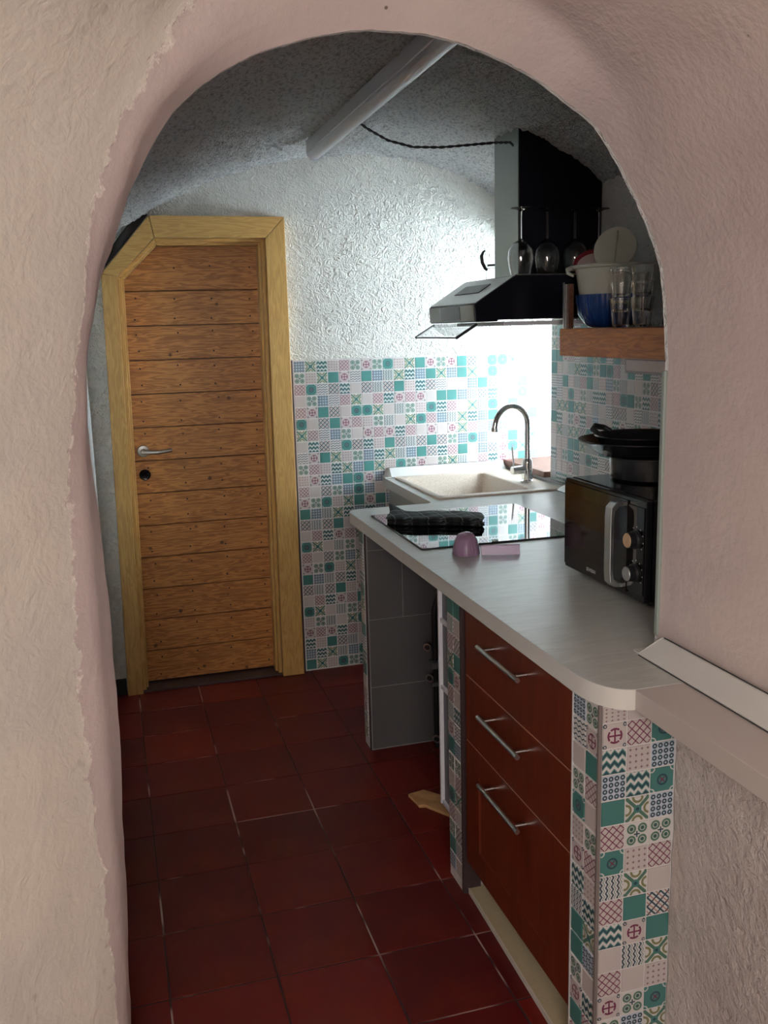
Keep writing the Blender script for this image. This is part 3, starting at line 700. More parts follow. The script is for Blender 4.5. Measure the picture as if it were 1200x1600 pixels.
# ------------------------------------------------------------------ drawer unit
du = thing('drawer_unit', (1.15, 1.97, 0.118), 'dark cherry-red kitchen drawer unit with three drawers and steel bar handles', 'cabinet')
obj('carcass', MB().box((0.893, 1.652, 0.1185), (1.45, 2.284, 0.868)), m_brown, du)
DZ = [(0.118, 0.486), (0.4885, 0.6745), (0.677, 0.866)]
for k, (a, b) in enumerate(DZ):
    dr = bpy.data.objects.new('drawer', None)
    if k == 0:
        mb = MB(); mb.box((PX, 1.654, a), (0.890, 1.748, b)).box((PX, 2.178, a), (0.890, 2.266, b)).box((PX, 1.748, a), (0.890, 2.178, 0.190)).box((PX, 1.748, 0.415), (0.890, 2.178, b)).box((0.879, 1.748, 0.190), (0.890, 2.178, 0.415))
        dr = obj('drawer', mb, m_red, du); dr['label'] = 'deep bottom drawer with a recessed panel'
    else:
        dr = obj('drawer', MB().box((PX, 1.654, a), (0.890, 2.266, b)), m_red, du, bevel=0.0015)
    obj('drawer_edge', MB().box((PX + 0.0006, 1.656, b - 0.0005), (0.888, 2.264, b + 0.0012)), m_gap, dr)
    hz_ = (0.437, 0.624, 0.811)[k]
    hn = obj('handle', MB().tube([(0.838, 1.852, hz_), (0.838, 2.096, hz_)], 0.0062, 14), m_steel, dr, smooth=True); hn['label'] = 'brushed steel bar handle'
    obj('handle_post', MB().tube([(0.840, 1.880, hz_), (PX + 0.001, 1.880, hz_)], 0.0042, 10), m_steel, hn, smooth=True)
    obj('handle_post', MB().tube([(0.840, 2.068, hz_), (PX + 0.001, 2.068, hz_)], 0.0042, 10), m_steel, hn, smooth=True)
for y in (1.72, 2.215): obj('leg', MB().lathe([(0.0, 0.001), (0.026, 0.001), (0.026, 0.014), (0.015, 0.022), (0.015, 0.117), (0.0, 0.1175)], (0.965, y, 0), (0, 0, 1), 16), m_blackm, du, smooth=True)
pk = thing('plinth_board', (0.92, 1.95, 0), 'beige plinth board lying on the floor below the red drawers', 'board')
obj('board_face', MB().prism([(0.886, 2.290), (0.935, 2.296), (0.955, 1.55), (0.870, 1.648)][::1], 2, 0.0008, 0.016), m_board, pk, bevel=0.001)
obj('board_lip', MB().prism([(0.8835, 2.290), (0.8855, 2.290), (0.8695, 1.650), (0.8668, 1.650)], 2, 0.0008, 0.0175), m_boarde, pk)
tag(obj('wood_offcut', MB().prism([(0.893, 2.884), (0.953, 2.897), (1.035, 2.80), (1.06, 2.68), (0.985, 2.70), (0.925, 2.795), (0.905, 2.80), (0.902, 2.83)], 2, 0.0006, 0.012), m_offcut, bevel=0.001), 'small light wooden offcut with chipped edge lying on the red floor', 'offcut')

# ------------------------------------------------------------------ worktop, ledge, upstands
ol = [(0.925, 1.497)] + [(0.925 - 0.070 * math.sin(math.radians(a)) ** 1.0, 1.497 + 0.120 * (1 - math.cos(math.radians(a)))) for a in range(5, 91, 5)]
ol += [(0.855, 3.42)] + arc(0.915, 3.43, 0.060, 180, 90, 7) + [(1.185, 3.49)] + arc(1.185, 3.515, 0.025, -90, 0, 4) + [(1.215, 4.213), (XR - 0.004, 4.213), (XR - 0.004, 1.735), (1.12, 1.735), (1.10, 1.715), (1.10, 1.497)]
sx = (1.285, 3.585, 1.675, 4.10)
hole = rrect(sx[0]-0.012, sx[1]-0.012, sx[2]+0.012, sx[3]+0.012, 0.035, 5)
wtp = thing('worktop', (1.3, 2.8, WB), 'long pale grey laminate kitchen worktop with rounded near corner', 'worktop')
wmb = MB().prism(ol, 2, WB, WT - 0.0012, [hole])
obj('slab', wmb, m_edge, wtp, smooth=True)
obj('top_laminate', MB().prism(ol, 2, WT - 0.0011, WT, [hole]), m_wt, wtp)
lg = thing('wall_ledge', (1.01, 0.4, WB), 'narrow pinkish-grey ledge running along the near right wall', 'ledge')
obj('slab', MB().prism([(0.922, 1.4965), (1.12, 1.4965), (1.12, -1.9), (0.905, -1.9)], 2, WB, WT - 0.0006), m_ledge, lg, bevel=0.001)
def upstand(name, p0, p1, inward, label, w=0.055, h=0.03):
    """triangular worktop trim from p0 to p1, wall side at the line p0-p1, foot towards 'inward'"""
    t = thing(name, (p0[0], p0[1], WT), label, 'upstand')
    a = Vector((*p0, WT + 0.0004)); b = Vector((*p1, WT + 0.0004)); i = Vector((*inward, 0)) * w; u = Vector((0, 0, h)); f = Vector((0, 0, 0.004))
    mb = MB(); d = (b - a).normalized() * 0.012
    A, B = a + d, b - d * 0
    for q in (A, B): mb.v += [tuple(q), tuple(q + i), tuple(q + i + f), tuple(q + u + Vector((*inward, 0)) * 0.006), tuple(q + u)]
    for k in range(5): mb.face([k, (k+1) % 5, 5 + (k+1) % 5, 5 + k])
    mb.face([4,3,2,1,0]); mb.face([5,6,7,8,9])
    obj('trim_profile', mb, m_upst, t)
    mc = MB(); q0 = a - d * 1.6; q1 = a + d * 0.94
    mc.v += [tuple(q1), tuple(q1 + i), tuple(q1 + i + f*1.2), tuple(q1 + u*1.04 + Vector((*inward, 0)) * 0.007), tuple(q1 + u*1.04), tuple(q0), tuple(q0 + i*0.9), tuple(q0 + i * 0.9 + f*0.6), tuple(q0+f*1.2)]
    for fc in ((0,4,8,5), (1,6,7,2), (2,7,8,3), (3,8,4), (0,5,6,1), (5,8,7,6)): mc.face(fc)
    mc.face((0,1,2,3,4))
    obj('end_cap', mc, m_upst, t)
    sm = MB(); s0 = A + i + f * 0.2 + Vector((*inward, 0)) * 0.0008; s1 = B + i + f * 0.2 + Vector((*inward, 0)) * 0.0008
    sm.tube([s0, s1], 0.0013, 6); obj('dark_seam', sm, m_seam, t)
    sm = MB().tube([A + u * 1.02, B + u * 1.02], 0.0016, 6); obj('wall_seam', sm, m_seam, t)
    return t
upstand('worktop_upstand', (1.088, 1.672), (1.083, -1.9), (-1, 0), 'white triangular trim strip along the near right wall on the ledge', 0.060, 0.030)
upstand('worktop_upstand', (XR - 0.005, 3.56), (XR - 0.005, 1.76), (-1, 0), 'white triangular trim strip between the worktop and the right mosaic wall', 0.075, 0.032)
upstand('worktop_upstand', (1.235, YB - 0.0065), (XR - 0.035, YB - 0.0065), (0, -1), 'white trim strip behind the sink at the foot of the back mosaic', 0.042, 0.042)
obj_bp = tag(obj('sink_cabinet_panel', MB().box((1.245, 3.372, 0.0006), (1.262, 4.214, WB - 0.001)), m_panel, bevel=0.001), 'plain light grey side panel under the sink worktop', 'panel')

# ------------------------------------------------------------------ sink and tap
sk = thing('kitchen_sink', (1.5, 3.85, WT), 'beige composite inset sink with one large bowl beside the window', 'sink')
ro = rrect(1.252, 3.540, 1.812, 4.150, 0.018, 5)
def ring_at(d, z, r=0.03): return [Vector((x, y, z)) for x, y in rrect(sx[0]+d, sx[1]+d, sx[2]-d, sx[3]-d, r, 5)]
def lerp_ring(a, b, t): return [p.lerp(q, t) for p, q in zip(a, b)]
R0 = [Vector((x, y, WT + 0.0004)) for x, y in ro]; R1 = [Vector((x, y, WT + 0.007)) for x, y in ro]; R1b = [Vector((x, y, WT + 0.009)) for x, y in rrect(1.255, 3.543, 1.809, 4.147, 0.016, 5)]
obj('basin', MB().grid([R0, R1, R1b, ring_at(-0.006, WT + 0.009), ring_at(0, WT + 0.004), ring_at(0.012, WT - 0.15, 0.035), ring_at(0.035, WT - 0.175, 0.04), ring_at(0.17, WT - 0.182, 0.015)], closed=True), m_sink, sk, smooth=50)
bx = ring_at(0.17, WT - 0.1825, 0.015); mb = MB(); mb.v = [tuple(p) for p in bx]; mb.face(range(len(bx))); obj('basin_floor', mb, m_sink, sk)
obj('drain', MB().lathe([(0.0, 0.001), (0.035, 0.001), (0.04, 0.003), (0.042, 0.0)], ((sx[0]+sx[2])/2, (sx[1]+sx[3])/2, WT - 0.181), (0, 0, 1), 24), m_chrome, sk, smooth=True)
fx, fy, fz = 1.745, 3.755, WT + 0.0095
tp = thing('kitchen_tap', (fx, fy, fz), 'chrome swan-neck mixer tap standing on the sink rim', 'tap')
obj('tap_body', MB().lathe([(0.0, 0.0), (0.029, 0.0), (0.030, 0.006), (0.024, 0.011), (0.023, 0.085), (0.021, 0.098), (0.014, 0.105), (0.0, 0.106)], (fx, fy, fz), (0, 0, 1), 28), m_chrome, tp, smooth=True)
pts = [(fx, fy, fz + 0.09), (fx, fy, fz + 0.25)]
for k in range(1, 15):
    a = math.radians(180 * k / 15.0); rr = 0.088
    pts.append((fx - (rr - rr * math.cos(a)) * 0.96, fy - (rr - rr * math.cos(a)) * 0.22, fz + 0.25 + math.sin(a) * 0.088))
pts += [(pts[-1][0] - 0.004, pts[-1][1] - 0.001, pts[-1][2] - 0.022)]
sp = obj('spout', MB().tube(pts, 0.0125, 18), m_chrome, tp, smooth=True)
e1 = Vector(pts[-1]); obj('aerator', MB().lathe([(0.0, 0.0), (0.0145, 0.0), (0.0145, 0.016), (0.0, 0.017)], e1 + Vector((0, 0, -0.014)), (0.12, 0.03, 1), 18), m_satin, sp, smooth=True)
lv = obj('tap_lever', MB().tube([(fx - 0.015, fy, fz + 0.055), (fx - 0.075, fy - 0.006, fz + 0.055)], [0.019, 0.018], 18), m_chrome, tp, smooth=True)
obj('lever_pin', MB().tube([(fx - 0.066, fy - 0.004, fz + 0.07), (fx - 0.074, fy - 0.004, fz + 0.155)], 0.0038, 10), m_steel, lv, smooth=True)

# ------------------------------------------------------------------ hob
hb = thing('glass_hob', (1.22, 3.03, WT), 'black glass hob let into the worktop, mirroring the mosaic wall', 'hob')
obj('glass_plate', MB().prism(rrect(0.912, 2.735, 1.492, 3.325, 0.010, 4), 2, WT + 0.0006, WT + 0.0055), m_hob, hb, bevel=0.0012)
obj('hob_frame', MB().prism(rrect(0.909, 2.732, 1.495, 3.328, 0.012, 4), 2, WT + 0.0001, WT + 0.0040, [rrect(0.914, 2.737, 1.490, 3.323, 0.010, 4)]), m_blackm, hb)

# folded tea towel
tw = thing('tea_towel', (1.09, 3.09, WT + 0.006), 'folded dark checked tea towel lying across the hob', 'towel')
ua = Vector((0.300, -0.155, 0)); va = Vector((0.055, 0.135, 0)); org = Vector((0.905, 3.105, WT + 0.0075))
def layer(z0, th, ins, seed, name, flip=0):
    nu, nv = 44, 18; top, bot = [], []
    for i in range(nu + 1):
        tr, br = [], []
        for j in range(nv + 1):
            s, t = i / nu, j / nv
            p = org + ua * (ins + s * (1 - 2 * ins)) + va * (0.02 + t * 0.96)
            p.x += 0.004 * math.sin(t * 7 + seed); p.y += 0.006 * math.sin(s * 9 + seed * 2)
            n1 = 0.0035 * noise.noise(Vector((s * 4, t * 3, seed))) + 0.0012 * math.sin(s * 17 + seed + t * 3)
            edge = min(1.0, min(t, 1 - t) * 7, min(s, 1 - s) * 14); bulge = math.sqrt(max(0, 1 - (1 - edge) ** 2))
            lift = 0.030 * max(0, 1 - s * 6) * t ** 2 if flip else 0
            zc = z0 + th * 0.5 + n1 * (0.4 if z0 < 0.003 else 1) + lift
            if z0 < 0.003: zc = max(zc, th * 0.5 * bulge + 0.0002)
            tr.append(p + Vector((0, 0, zc + th * 0.5 * bulge))); br.append(p + Vector((0, 0, max(0.0, zc - th * 0.5 * bulge))))
        top.append(tr); bot.append(br)
    mb = MB().grid(top); mb.grid([list(reversed(r)) for r in bot])
    return obj(name, mb, m_cloth, tw, smooth=70)
layer(0.000, 0.012, 0.00, 1.0, 'towel_fold'); layer(0.0115, 0.010, 0.012, 2.3, 'towel_fold'); layer(0.020, 0.010, 0.004, 4.1, 'towel_fold', 1)

# lilac measuring scoop
sc = thing('measuring_scoop', (1.04, 2.61, WT), 'small lilac measuring scoop with flat handle in front of the hob', 'scoop')
obj('scoop_cup', MB().lathe([(0.043, 0.0), (0.041, 0.020), (0.034, 0.045), (0.024, 0.062), (0.010, 0.068), (0.0, 0.069), (0.0, 0.066), (0.010, 0.065), (0.022, 0.059), (0.031, 0.044), (0.038, 0.020), (0.040, 0.0)], (1.022, 2.640, WT + 0.0008), (-0.0, 0.0, 1), 28), m_lilac, sc, smooth=True)
hv = Vector((0.135, -0.045, 0)).normalized(); hn = Vector((hv.y, -hv.x, 0)) * -1; c0 = Vector((1.058, 2.605, WT + 0.001))
mb = MB(); ring = []
for z in (0.0, 0.003):
    for a, b in ((0, 0.0), (0.118, -0.001), (0.118, 0.028), (0, 0.027)): mb.v.append(tuple(c0 + hv * a + hn * (z + b * 0.25) + Vector((0, 0, b))))
for q in ((3,2,1,0),(4,5,6,7),(0,1,5,4),(1,2,6,5),(2,3,7,6),(3,0,4,7)): mb.face(q)
obj('scoop_handle', mb, m_lilac, sc, bevel=0.0012)
mb = MB().tube([c0 + hn * 0.010 + Vector((0,0,0.0275)), c0 + hv * 0.118 + hn * 0.010 + Vector((0,0,0.0285))], 0.0016, 6)
obj('handle_rib', mb, m_lilac, sc)

# ------------------------------------------------------------------ microwave with pans on it
MX, MY0, MY1, MZ0, MZ1 = 1.20, 1.925, 2.342, 0.928, 1.182
mw = thing('microwave', (1.37, 2.13, WT), 'black microwave oven with silver bar handle on the worktop', 'microwave')
obj('housing', MB().box((MX + 0.022, MY0, MZ0), (1.53, MY1, MZ1)), m_black, mw, bevel=0.006)
obj('front_frame', MB().box((MX + 0.004, MY0 + 0.001, MZ0 + 0.001), (MX + 0.0215, MY1 - 0.001, MZ1 - 0.001)), m_black, mw, bevel=0.004)
obj('door_glass', MB().box((MX, 2.006, MZ0 + 0.012), (MX + 0.0035, MY1 - 0.006, MZ1 - 0.010)), m_mwglass, mw, bevel=0.001)
obj('door_window', MB().prism(rrect(2.075, MZ0 + 0.045, MY1 - 0.05, MZ1 - 0.045, 0.02, 5), 0, MX - 0.0006, MX - 0.0001), m_mwdoor, mw)
hp = [(MX + 0.003, 2.037, MZ0 + 0.020), (MX - 0.022, 2.037, MZ0 + 0.022), (MX - 0.034, 2.037, MZ0 + 0.034), (MX - 0.036, 2.037, MZ0 + 0.06), (MX - 0.036, 2.037, MZ1 - 0.055), (MX - 0.034, 2.037, MZ1 - 0.030), (MX - 0.022, 2.037, MZ1 - 0.018), (MX + 0.003, 2.037, MZ1 - 0.016)]
mb = MB(); prof = []
for k, (x, y, z) in enumerate(hp):
    zz = (z - (MZ0 + MZ1) / 2); 
    inn = (x + 0.010 if 0 < k < 7 else x, z - 0.010 * (1 if zz > 0 else -1) * (1 if k in (0,1,2,5,6,7) else 0))
    prof.append(((x, z), inn))
for yy in (2.022, 2.052):
    for (a, b) in prof: mb.v += [(a[0], yy, a[1]), (b[0], yy, b[1])]
n8 = 16
for k in range(7):
    o0 = 2 * k
    mb.face([o0, o0+2, n8+o0+2, n8+o0]); mb.face([o0+1, n8+o0+1, n8+o0+3, o0+3]); mb.face([o0, o0+1, o0+3, o0+2]); mb.face([n8+o0, n8+o0+2, n8+o0+3, n8+o0+1])
mb.face([0, n8, n8+1, 1]); mb.face([14, 15, n8+15, n8+14])
obj('door_handle', mb, m_steel, mw, bevel=0.0012)['label'] = 'silver bowed bar handle'
obj('control_panel', MB().box((MX + 0.001, 1.932, MZ0 + 0.020), (MX + 0.0045, 2.003, MZ1 - 0.018)), m_mwglass, mw, bevel=0.001)
for z, mt in ((1.083, m_tan), (1.000, m_knobg)):
    kb = obj('dial', MB().lathe([(0.0, 0.0), (0.023, 0.0), (0.023, 0.006), (0.0195, 0.010), (0.0190, 0.026), (0.0, 0.026)], (MX + 0.0008, 1.962, z), (-1, 0, 0), 28), m_blackm, mw, smooth=True)
    obj('dial_cap', MB().lathe([(0.0, 0.0262), (0.0180, 0.0262), (0.0165, 0.0285), (0.0, 0.029)], (MX + 0.0008, 1.962, z), (-1, 0, 0), 28), mt, kb, smooth=True)
mk = MB()
for zc in (1.083, 1.000):
    for k in range(9):
        a = math.radians(-130 + 260 * k / 8 + 90); mk.box((MX + 0.0002, 1.962 + 0.029 * math.cos(a) - 0.0014, zc + 0.031 * math.sin(a) - 0.0014), (MX + 0.0009, 1.962 + 0.029 * math.cos(a) + 0.0014, zc + 0.031 * math.sin(a) + 0.0014))
obj('dial_marks', mk, m_mark, mw)['kind'] = 'stuff'
tx = bpy.data.curves.new('brand_lettering', 'FONT'); tx.body = 'SEVERIN'; tx.size = 0.0135; tx.extrude = 0.0002; tx.align_x = 'CENTER'; tx.materials.append(m_mark)
tm_o = bpy.data.objects.new('lettering_source', tx); COL.objects.link(tm_o); bpy.context.view_layer.update(); me_ = bpy.data.meshes.new_from_object(tm_o.evaluated_get(bpy.context.evaluated_depsgraph_get())); bpy.data.objects.remove(tm_o)
to = bpy.data.objects.new('lettering', me_); COL.objects.link(to); to.parent = mw
to.rotation_euler = (PI/2, 0, -PI/2); to.location = Vector((MX - 0.0005, 2.182, 0.948)) - mw.location
for y in (MY0 + 0.04, MY1 - 0.04):
    for x in (MX + 0.05, 1.49): obj('foot', MB().lathe([(0.0, 0.0005), (0.013, 0.0005), (0.014, 0.0165), (0.0, 0.0168)], (x, y, WT), (0, 0, 1), 12), m_blackm, mw, smooth=True)
# pans
def pan(name, c, r, h, base, label, t=0.003):
    p = thing(name, c, label, 'pan')
    obj('pan_body', MB().lathe([(0.0, 0.0), (base, 0.0), (base + 0.008, 0.006), (r, h), (r + 0.005, h + 0.002), (r + 0.004, h + 0.005), (r - 0.003, h + 0.003), (base + 0.004, 0.010), (base - 0.002, 0.005), (0.0, 0.005)], c, (0, 0, 1), 44), m_pan, p, smooth=True)
    return p
def lug(p, c, r, z, ang):
    d = Vector((math.cos(ang), math.sin(ang), 0)); s = Vector((-d.y, d.x, 0)); b = Vector((c[0], c[1], z)) + d * r
    o = obj('lug_handle', MB().tube([b + s * 0.034, b + s * 0.030 + d * 0.020 + Vector((0,0,.010)), b + d * 0.032 + Vector((0,0,.016)), b - s * 0.030 + d * 0.020 + Vector((0,0,.010)), b - s * 0.034], [0.007, 0.008, 0.009, 0.008, 0.007], 10), m_blackm, p, smooth=True); return o
pc = (1.405, 2.225, MZ1 + 0.0005); p1 = pan('saucepan', pc, 0.115, 0.058, 0.105, 'black saucepan at the bottom of the pan stack on the microwave'); lug(p1, pc, 0.110, pc[2] + 0.018, math.radians(100))
pc2 = (1.400, 2.265, MZ1 + 0.066); p2 = pan('frying_pan', pc2, 0.172, 0.034, 0.125, 'wide black frying pan on top of the pan stack on the microwave')
obj('handle_rivet', MB().lathe([(0.0, 0.014), (0.010, 0.012), (0.013, 0.0), (0.0, -0.004)], (1.270, 2.225, pc2[2] + 0.012), (-1, -0.2, 0), 14), m_satin, p2, smooth=True)
pc3 = (1.400, 2.265, MZ1 + 0.072); p3 = pan('small_frying_pan', pc3, 0.128, 0.040, 0.100, 'smaller black pan nested in the wide frying pan'); lug(p3, pc3, 0.122, pc3[2] + 0.042, math.radians(120))

# ------------------------------------------------------------------ cooker hood with chimney
HY0, HY1 = 3.20, 3.69
hood = thing('cooker_hood', (1.55, 3.45, 1.61), 'black cooker hood with tall steel chimney on the right wall', 'hood')
body = [(1.285, 1.614), (1.280, 1.676), (1.440, 1.776), (XR - 0.002, 1.776), (XR - 0.002, 1.622), (1.37, 1.622), (1.37, 1.614)]
obj('hood_body', MB().prism(body, 1, HY0, HY1), m_hoodside, hood, bevel=0.002)
def slab(name, p, q, y0, y1, out, mat, bev=0.0):
    a, b = Vector((p[0], 0, p[1])), Vector((q[0], 0, q[1])); n = Vector(((b - a).z, 0, -(b - a).x)).normalized() * -out
    mb = MB()
    for y in (y0, y1):
        for w_ in (a, b, b + n, a + n): mb.v.append((w_.x, y, w_.z))
    for f_ in ((0,1,2,3),(7,6,5,4),(0,4,5,1),(1,5,6,2),(2,6,7,3),(3,7,4,0)): mb.face(f_)
    return obj(name, mb, mat, hood, bevel=bev)
slab('top_panel', (1.285, 1.679), (1.432, 1.771), HY0 + 0.002, HY1 - 0.002, 0.0025, m_hoodfront)
slab('front_panel', (1.2838, 1.618), (1.2798, 1.674), HY0 + 0.004, HY1 - 0.004, 0.003, m_hoodfront)
slab('control_window', (1.2812, 1.622), (1.2775, 1.671), HY0 + 0.14, HY1 - 0.14, 0.0025, m_black)
slab('vent_slots', (1.345, 1.7185), (1.395, 1.7498), HY0 + 0.12, HY1 - 0.12, 0.0035, m_blackm)
obj('rim', MB().tube([(1.436, HY0 - 0.001, 1.777), (XR - 0.01, HY0 - 0.001, 1.777)], 0.0022, 8), m_satin, hood)
obj('filter_tray', MB().box((1.395, HY0 + 0.004, 1.598), (XR - 0.02, HY1 - 0.01, 1.6135)), m_whitef, hood, bevel=0.002)
vis = MB(); V = [(1.212, HY0 + 0.01, 1.560), (1.212, HY1 - 0.02, 1.560), (1.293, HY1 - 0.02, 1.607), (1.293, HY0 + 0.01, 1.607)]
vp = MB(); 
for dz in (0, 0.003): vp.v += [(x, y, z + dz) for x, y, z in V]
for q in ((3,2,1,0),(4,5,6,7),(0,1,5,4),(1,2,6,5),(2,3,7,6),(3,0,4,7)): vp.face(q)
vo = obj('glass_visor', vp, m_glass, hood)
mb = MB().tube([Vector(V[3]) + Vector((0,0,-.001)), Vector(V[0]) + Vector((0,0,-.001))], 0.0055, 8).tube([Vector(V[2]) + Vector((0,0,-.001)), Vector(V[1]) + Vector((0,0,-.001))], 0.0055, 8).tube([V[0], V[1]], 0.0028, 8)
obj('visor_frame', mb, m_blackm, vo)
CX0, CY0, CY1 = 1.515, 3.34, 3.565
ch = obj('chimney', MB().box((CX0, CY0, 1.777), (XR - 0.002, CY1, 2.325)), m_hoodside, hood, bevel=0.003)
obj('chimney_lit_side', MB().box((CX0 - 0.002, CY0 + 0.002, 1.778), (CX0 - 0.0002, CY1 - 0.002, 2.318)), m_chim, ch)  # plate carrying the window light on this side as a lighter colour

# wine glasses upside down on the hood
def wine():
    t = thing('wine_glass', (0, 0, 0), '', 'glass', 'wine glasses upside down on the cooker hood')
    pr = [(0.036, 0.0), (0.043, 0.030), (0.0475, 0.062), (0.044, 0.092), (0.030, 0.114), (0.012, 0.124), (0.0045, 0.130), (0.0038, 0.20), (0.0048, 0.226), (0.016, 0.232), (0.037, 0.2355), (0.0372, 0.2372), (0.0, 0.238)]
    inn = [(0.0, 0.1215), (0.010, 0.1205), (0.0285, 0.1115), (0.0425, 0.091), (0.0460, 0.062), (0.0416, 0.030), (0.0347, 0.0)]
    obj('bowl', MB().lathe(pr + inn, (0, 0, 0), (0, 0, 1), 40, closed=False), m_glass, t, smooth=True)
    return t
wlab = ['wine glass upside down on the hood, farthest left, half before the steel chimney side', 'wine glass upside down on the hood, second from the left', 'wine glass upside down on the hood, third from the left', 'wine glass upside down on the hood, rightmost, mostly hidden by the pale lid']
w0 = wine()
for k, x in enumerate((1.487, 1.592, 1.705, 1.805)):
    w = w0 if k == 0 else copy_tree(w0)
    w.location = (x, 3.262, 1.7765 + 0.0008); w['label'] = wlab[k]
# jug behind the chimney
jg = thing('glass_jug', (1.52, 3.64, 1.7765), 'glass jug with black handle standing behind the chimney on the hood', 'jug')
obj('jug_body', MB().lathe([(0.0, 0.0005), (0.040, 0.0005), (0.041, 0.050), (0.030, 0.060), (0.036, 0.068), (0.045, 0.128), (0.043, 0.128), (0.034, 0.070), (0.028, 0.060), (0.038, 0.048), (0.037, 0.004), (0.0, 0.004)], (1.545, 3.632, 1.777), (0, 0, 1), 28), m_glass, jg, smooth=True)
obj('jug_handle', MB().tube([(1.500, 3.630, 1.895), (1.492, 3.630, 1.892), (1.484, 3.630, 1.875), (1.487, 3.630, 1.850), (1.500, 3.630, 1.825), (1.510, 3.630, 1.82)], [0.003, 0.005, 0.007, 0.007, 0.006, 0.004], 10), m_blackm, jg, smooth=True)
obj('jug_band', MB().lathe([(0.0312, 0.056), (0.0335, 0.058), (0.0335, 0.064), (0.0312, 0.066)], (1.545, 3.632, 1.777), (0, 0, 1), 24), m_blackm, jg, smooth=True)

# ------------------------------------------------------------------ wall shelf and its load
SZ = 1.583
tag(obj('wall_shelf', MB().box((1.53, 2.05, 1.490), (XR - 0.003, 3.032, SZ)), m_shelf, bevel=0.004), 'thick orange-brown wooden wall shelf below the bowls', 'shelf')
bc = (1.690, 2.965)
bb = thing('ribbed_bowl', (*bc, SZ), 'deep blue ribbed plastic bowl on the wooden shelf', 'bowl')
obj('bowl_body', MB().lathe([(0.0, 0.001), (0.060, 0.001), (0.085, 0.012), (0.110, 0.045), (0.118, 0.085), (0.120, 0.112), (0.116, 0.112), (0.113, 0.085), (0.105, 0.048), (0.080, 0.017), (0.055, 0.006), (0.0, 0.006)], (*bc, SZ), (0, 0, 1), 160, ribs=40, amp=0.010), m_blue, bb, smooth=True)
wb_ = thing('mixing_bowl', (*bc, SZ + 0.05), 'large cream plastic bowl with pouring lip nested in the blue bowl', 'bowl')
wz = SZ + 0.0075
prof = [(0.0, 0.0), (0.070, 0.0), (0.085, 0.010), (0.100, 0.05), (0.107, 0.095), (0.112, 0.13), (0.122, 0.190), (0.132, 0.196), (0.136, 0.192), (0.138, 0.197), (0.134, 0.203), (0.118, 0.200), (0.106, 0.125), (0.098, 0.06), (0.080, 0.016), (0.065, 0.006), (0.0, 0.006)]
obj('bowl_body', MB().lathe(prof, (*bc, wz), (0, 0, 1), 64), m_white, wb_, smooth=True)
obj('pouring_lip', MB().tube([(1.62, 3.070, wz + 0.198), (1.600, 3.085, wz + 0.200), (1.590, 3.094, wz + 0.195), (1.592, 3.095, wz + 0.184), (1.606, 3.078, wz + 0.172)], [0.007, 0.009, 0.009, 0.007, 0.004], 12), m_white, wb_, smooth=True)
ld = thing('round_lid', (1.68, 2.93, wz + 0.2), 'pale round lid with centre ridge standing tilted in the cream bowl', 'lid')
lax = Vector((-0.70, -0.62, 0.26)).normalized(); lc = Vector((1.668, 2.905, wz + 0.252))
obj('lid_disc', MB().lathe([(0.0, 0.0), (0.062, 0.0), (0.068, 0.003), (0.073, 0.003), (0.073, -0.008), (0.069, -0.009), (0.064, -0.003), (0.0, -0.003)], lc, lax, 48), m_lidc, ld, smooth=True)
upv = (Vector((0, 0, 1)) - lax * lax.z).normalized(); sv = lax.cross(upv)
mb = MB()
for s_ in (-0.060, 0.060):
    for a, b in ((-0.006, 0.0), (0.006, 0.0), (0.004, 0.009), (-0.004, 0.009)): mb.v.append(tuple(lc + upv * s_ + sv * a + lax * b))
for q in ((0,1,2,3),(7,6,5,4),(0,4,5,1),(1,5,6,2),(2,6,7,3),(3,7,4,0)): mb.face(q)
obj('lid_ridge', mb, m_lidc, ld, bevel=0.001)
rl = thing('red_rimmed_lid', (1.69, 3.03, wz + 0.2), 'pinkish lid with crimson rim leaning inside the cream bowl', 'lid')
rax = Vector((-0.5, -0.45, 0.62)).normalized(); rc = Vector((1.640, 3.020, wz + 0.208))
obj('lid_rim', MB().lathe([(0.048, 0.0), (0.058, 0.0), (0.060, 0.008), (0.056, 0.016), (0.050, 0.014)], rc, rax, 36, closed=True), m_crim, rl, smooth=True)
obj('lid_centre', MB().lathe([(0.0, 0.004), (0.049, 0.004), (0.049, 0.001), (0.0, 0.001)], rc, rax, 36), m_pinkp, rl, smooth=True)
# nested tumblers: two stacks of three
def tumbler():
    t = thing('tumbler', (0, 0, 0), '', 'glass', 'clear tumblers stacked on the wooden shelf')
    obj('glass_wall', MB().lathe([(0.0, 0.0), (0.0235, 0.0), (0.0255, 0.004), (0.029, 0.045), (0.0345, 0.088), (0.0355, 0.090), (0.0335, 0.090), (0.028, 0.046), (0.0235, 0.009), (0.0, 0.008)], (0, 0, 0), (0, 0, 1), 72, ribs=12, amp=0.018), m_glass, t, smooth=True)
    return t
t0 = tumbler(); first = True
for (x, y, where) in ((1.575, 2.700, 'left'), (1.580, 2.585, 'right')):
    for k, lv_ in enumerate(('bottom', 'middle', 'top')):
        t = t0 if first else copy_tree(t0); first = False
        t.location = (x, y, SZ + 0.0008 + k * 0.0475); t['label'] = '%s clear tumbler of the %s stack on the wooden shelf' % (lv_, where)
bxn = thing('grey_edged_box', (1.62, 3.01, SZ), 'narrow brown carton with pale grey edges at the end of the shelf', 'box')
obj('carton', MB().box((1.542, 2.990, SZ + 0.0006), (1.562, 3.026, SZ + 0.150)), m_sill, bxn, bevel=0.001)
obj('carton_edge', MB().box((1.5395, 3.019, SZ + 0.0006), (1.5418, 3.029, SZ + 0.156)).box((1.5395, 3.006, SZ + 0.0006), (1.5418, 3.009, SZ + 0.150)), m_satin, bxn)
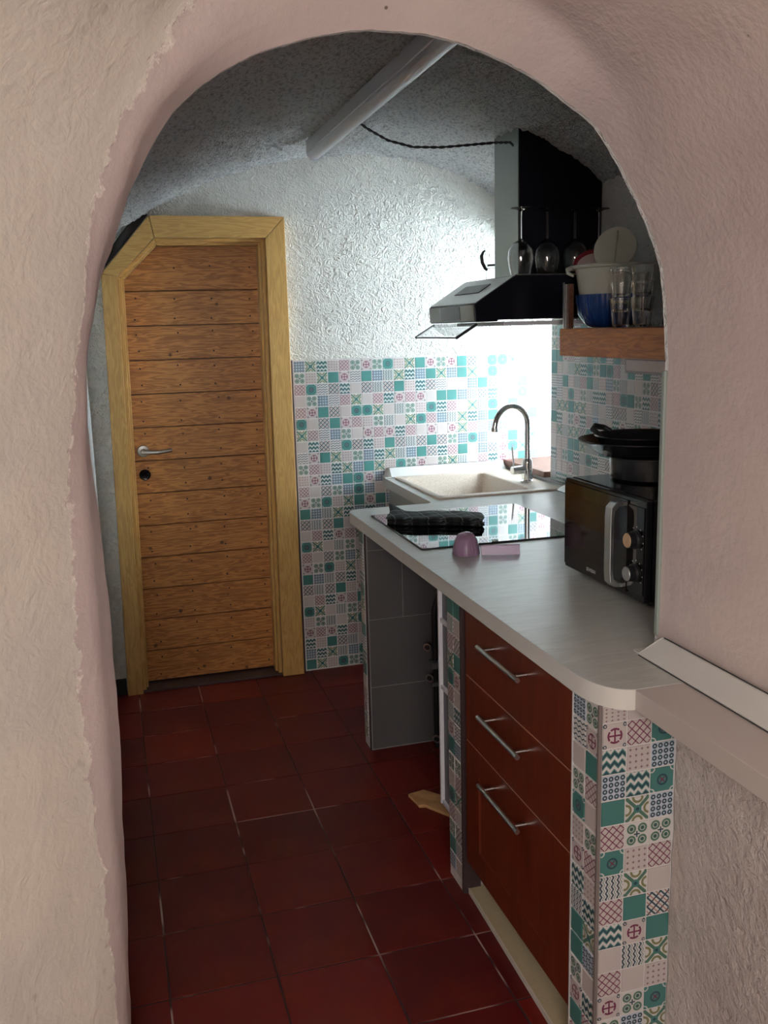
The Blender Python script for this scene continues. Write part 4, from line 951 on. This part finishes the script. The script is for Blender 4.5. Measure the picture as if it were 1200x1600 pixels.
bj = thing('black_canister', (1.70, 2.50, SZ), 'black canister with pale lid knob behind the tumblers', 'canister')
obj('canister_body', MB().lathe([(0.0, 0.0006), (0.072, 0.0006), (0.076, 0.01), (0.070, 0.085), (0.060, 0.100), (0.0, 0.104)], (1.715, 2.545, SZ), (0, 0, 1), 36), m_black, bj, smooth=True)
obj('canister_lid', MB().lathe([(0.060, 0.101), (0.062, 0.112), (0.050, 0.125), (0.018, 0.130), (0.016, 0.146), (0.0, 0.150), (0.0, 0.105)], (1.715, 2.545, SZ), (0, 0, 1), 32), m_satin, bj, smooth=True)

# ------------------------------------------------------------------ ceiling lamp and its cable
L0, L1, LZ = 3.79, 1.95, 2.262
lp = thing('batten_lamp', (0.86, 2.9, LZ), 'long white batten lamp, switched off, on the vaulted ceiling', 'lamp')
def batten(y0, y1, x, prof):
    mb = MB()
    for y in (y0, y1): mb.v += [(x + a, y, LZ + b) for a, b in prof]
    n_ = len(prof)
    for k in range(n_): mb.face([k, (k+1) % n_, n_ + (k+1) % n_, n_ + k])
    mb.face(list(reversed(range(n_)))); mb.face([n_ + k for k in range(n_)]); return mb
obj('housing', batten(L0, L1, 0.850, [(-0.030, 0.018), (0.030, 0.018), (0.030, 0.062), (-0.030, 0.062)]), m_lampw, lp, bevel=0.002)
obj('diffuser', batten(L0 - 0.008, L1 + 0.008, 0.850, [(0.026 * math.cos(math.radians(a)), 0.0175 + 0.026 * math.sin(math.radians(a))) for a in range(180, 361, 15)]), m_diff, lp, smooth=True)
obj('end_cap', batten(L0 + 0.006, L0 - 0.006, 0.850, [(0.0315 * math.cos(math.radians(a)), 0.019 + 0.0315 * math.sin(math.radians(a))) for a in range(180, 361, 15)] + [(0.0315, 0.063), (-0.0315, 0.063)]), m_lampw, lp)
cp = [Vector(q) for q in ((0.882, 3.330, 2.318), (0.96, 3.40, 2.295), (1.05, 3.45, 2.268), (1.15, 3.47, 2.252), (1.25, 3.45, 2.250), (1.35, 3.42, 2.255), (1.44, 3.40, 2.262), (1.50, 3.385, 2.262), (1.5105, 3.38, 2.25))]
cps = []
for i in range(len(cp) - 1):
    for k in range(14): cps.append(cp[i].lerp(cp[i+1], k / 14))
mb = MB()
for ph in (0, PI):
    mb.tube([p + Vector((0, math.cos(i * 0.75 + ph), math.sin(i * 0.75 + ph))) * 0.0026 for i, p in enumerate(cps)], 0.0028, 7)
tag(obj('lamp_cable', mb, m_cable, smooth=True), 'twisted black cable sagging from the ceiling lamp to the hood chimney', 'cable')
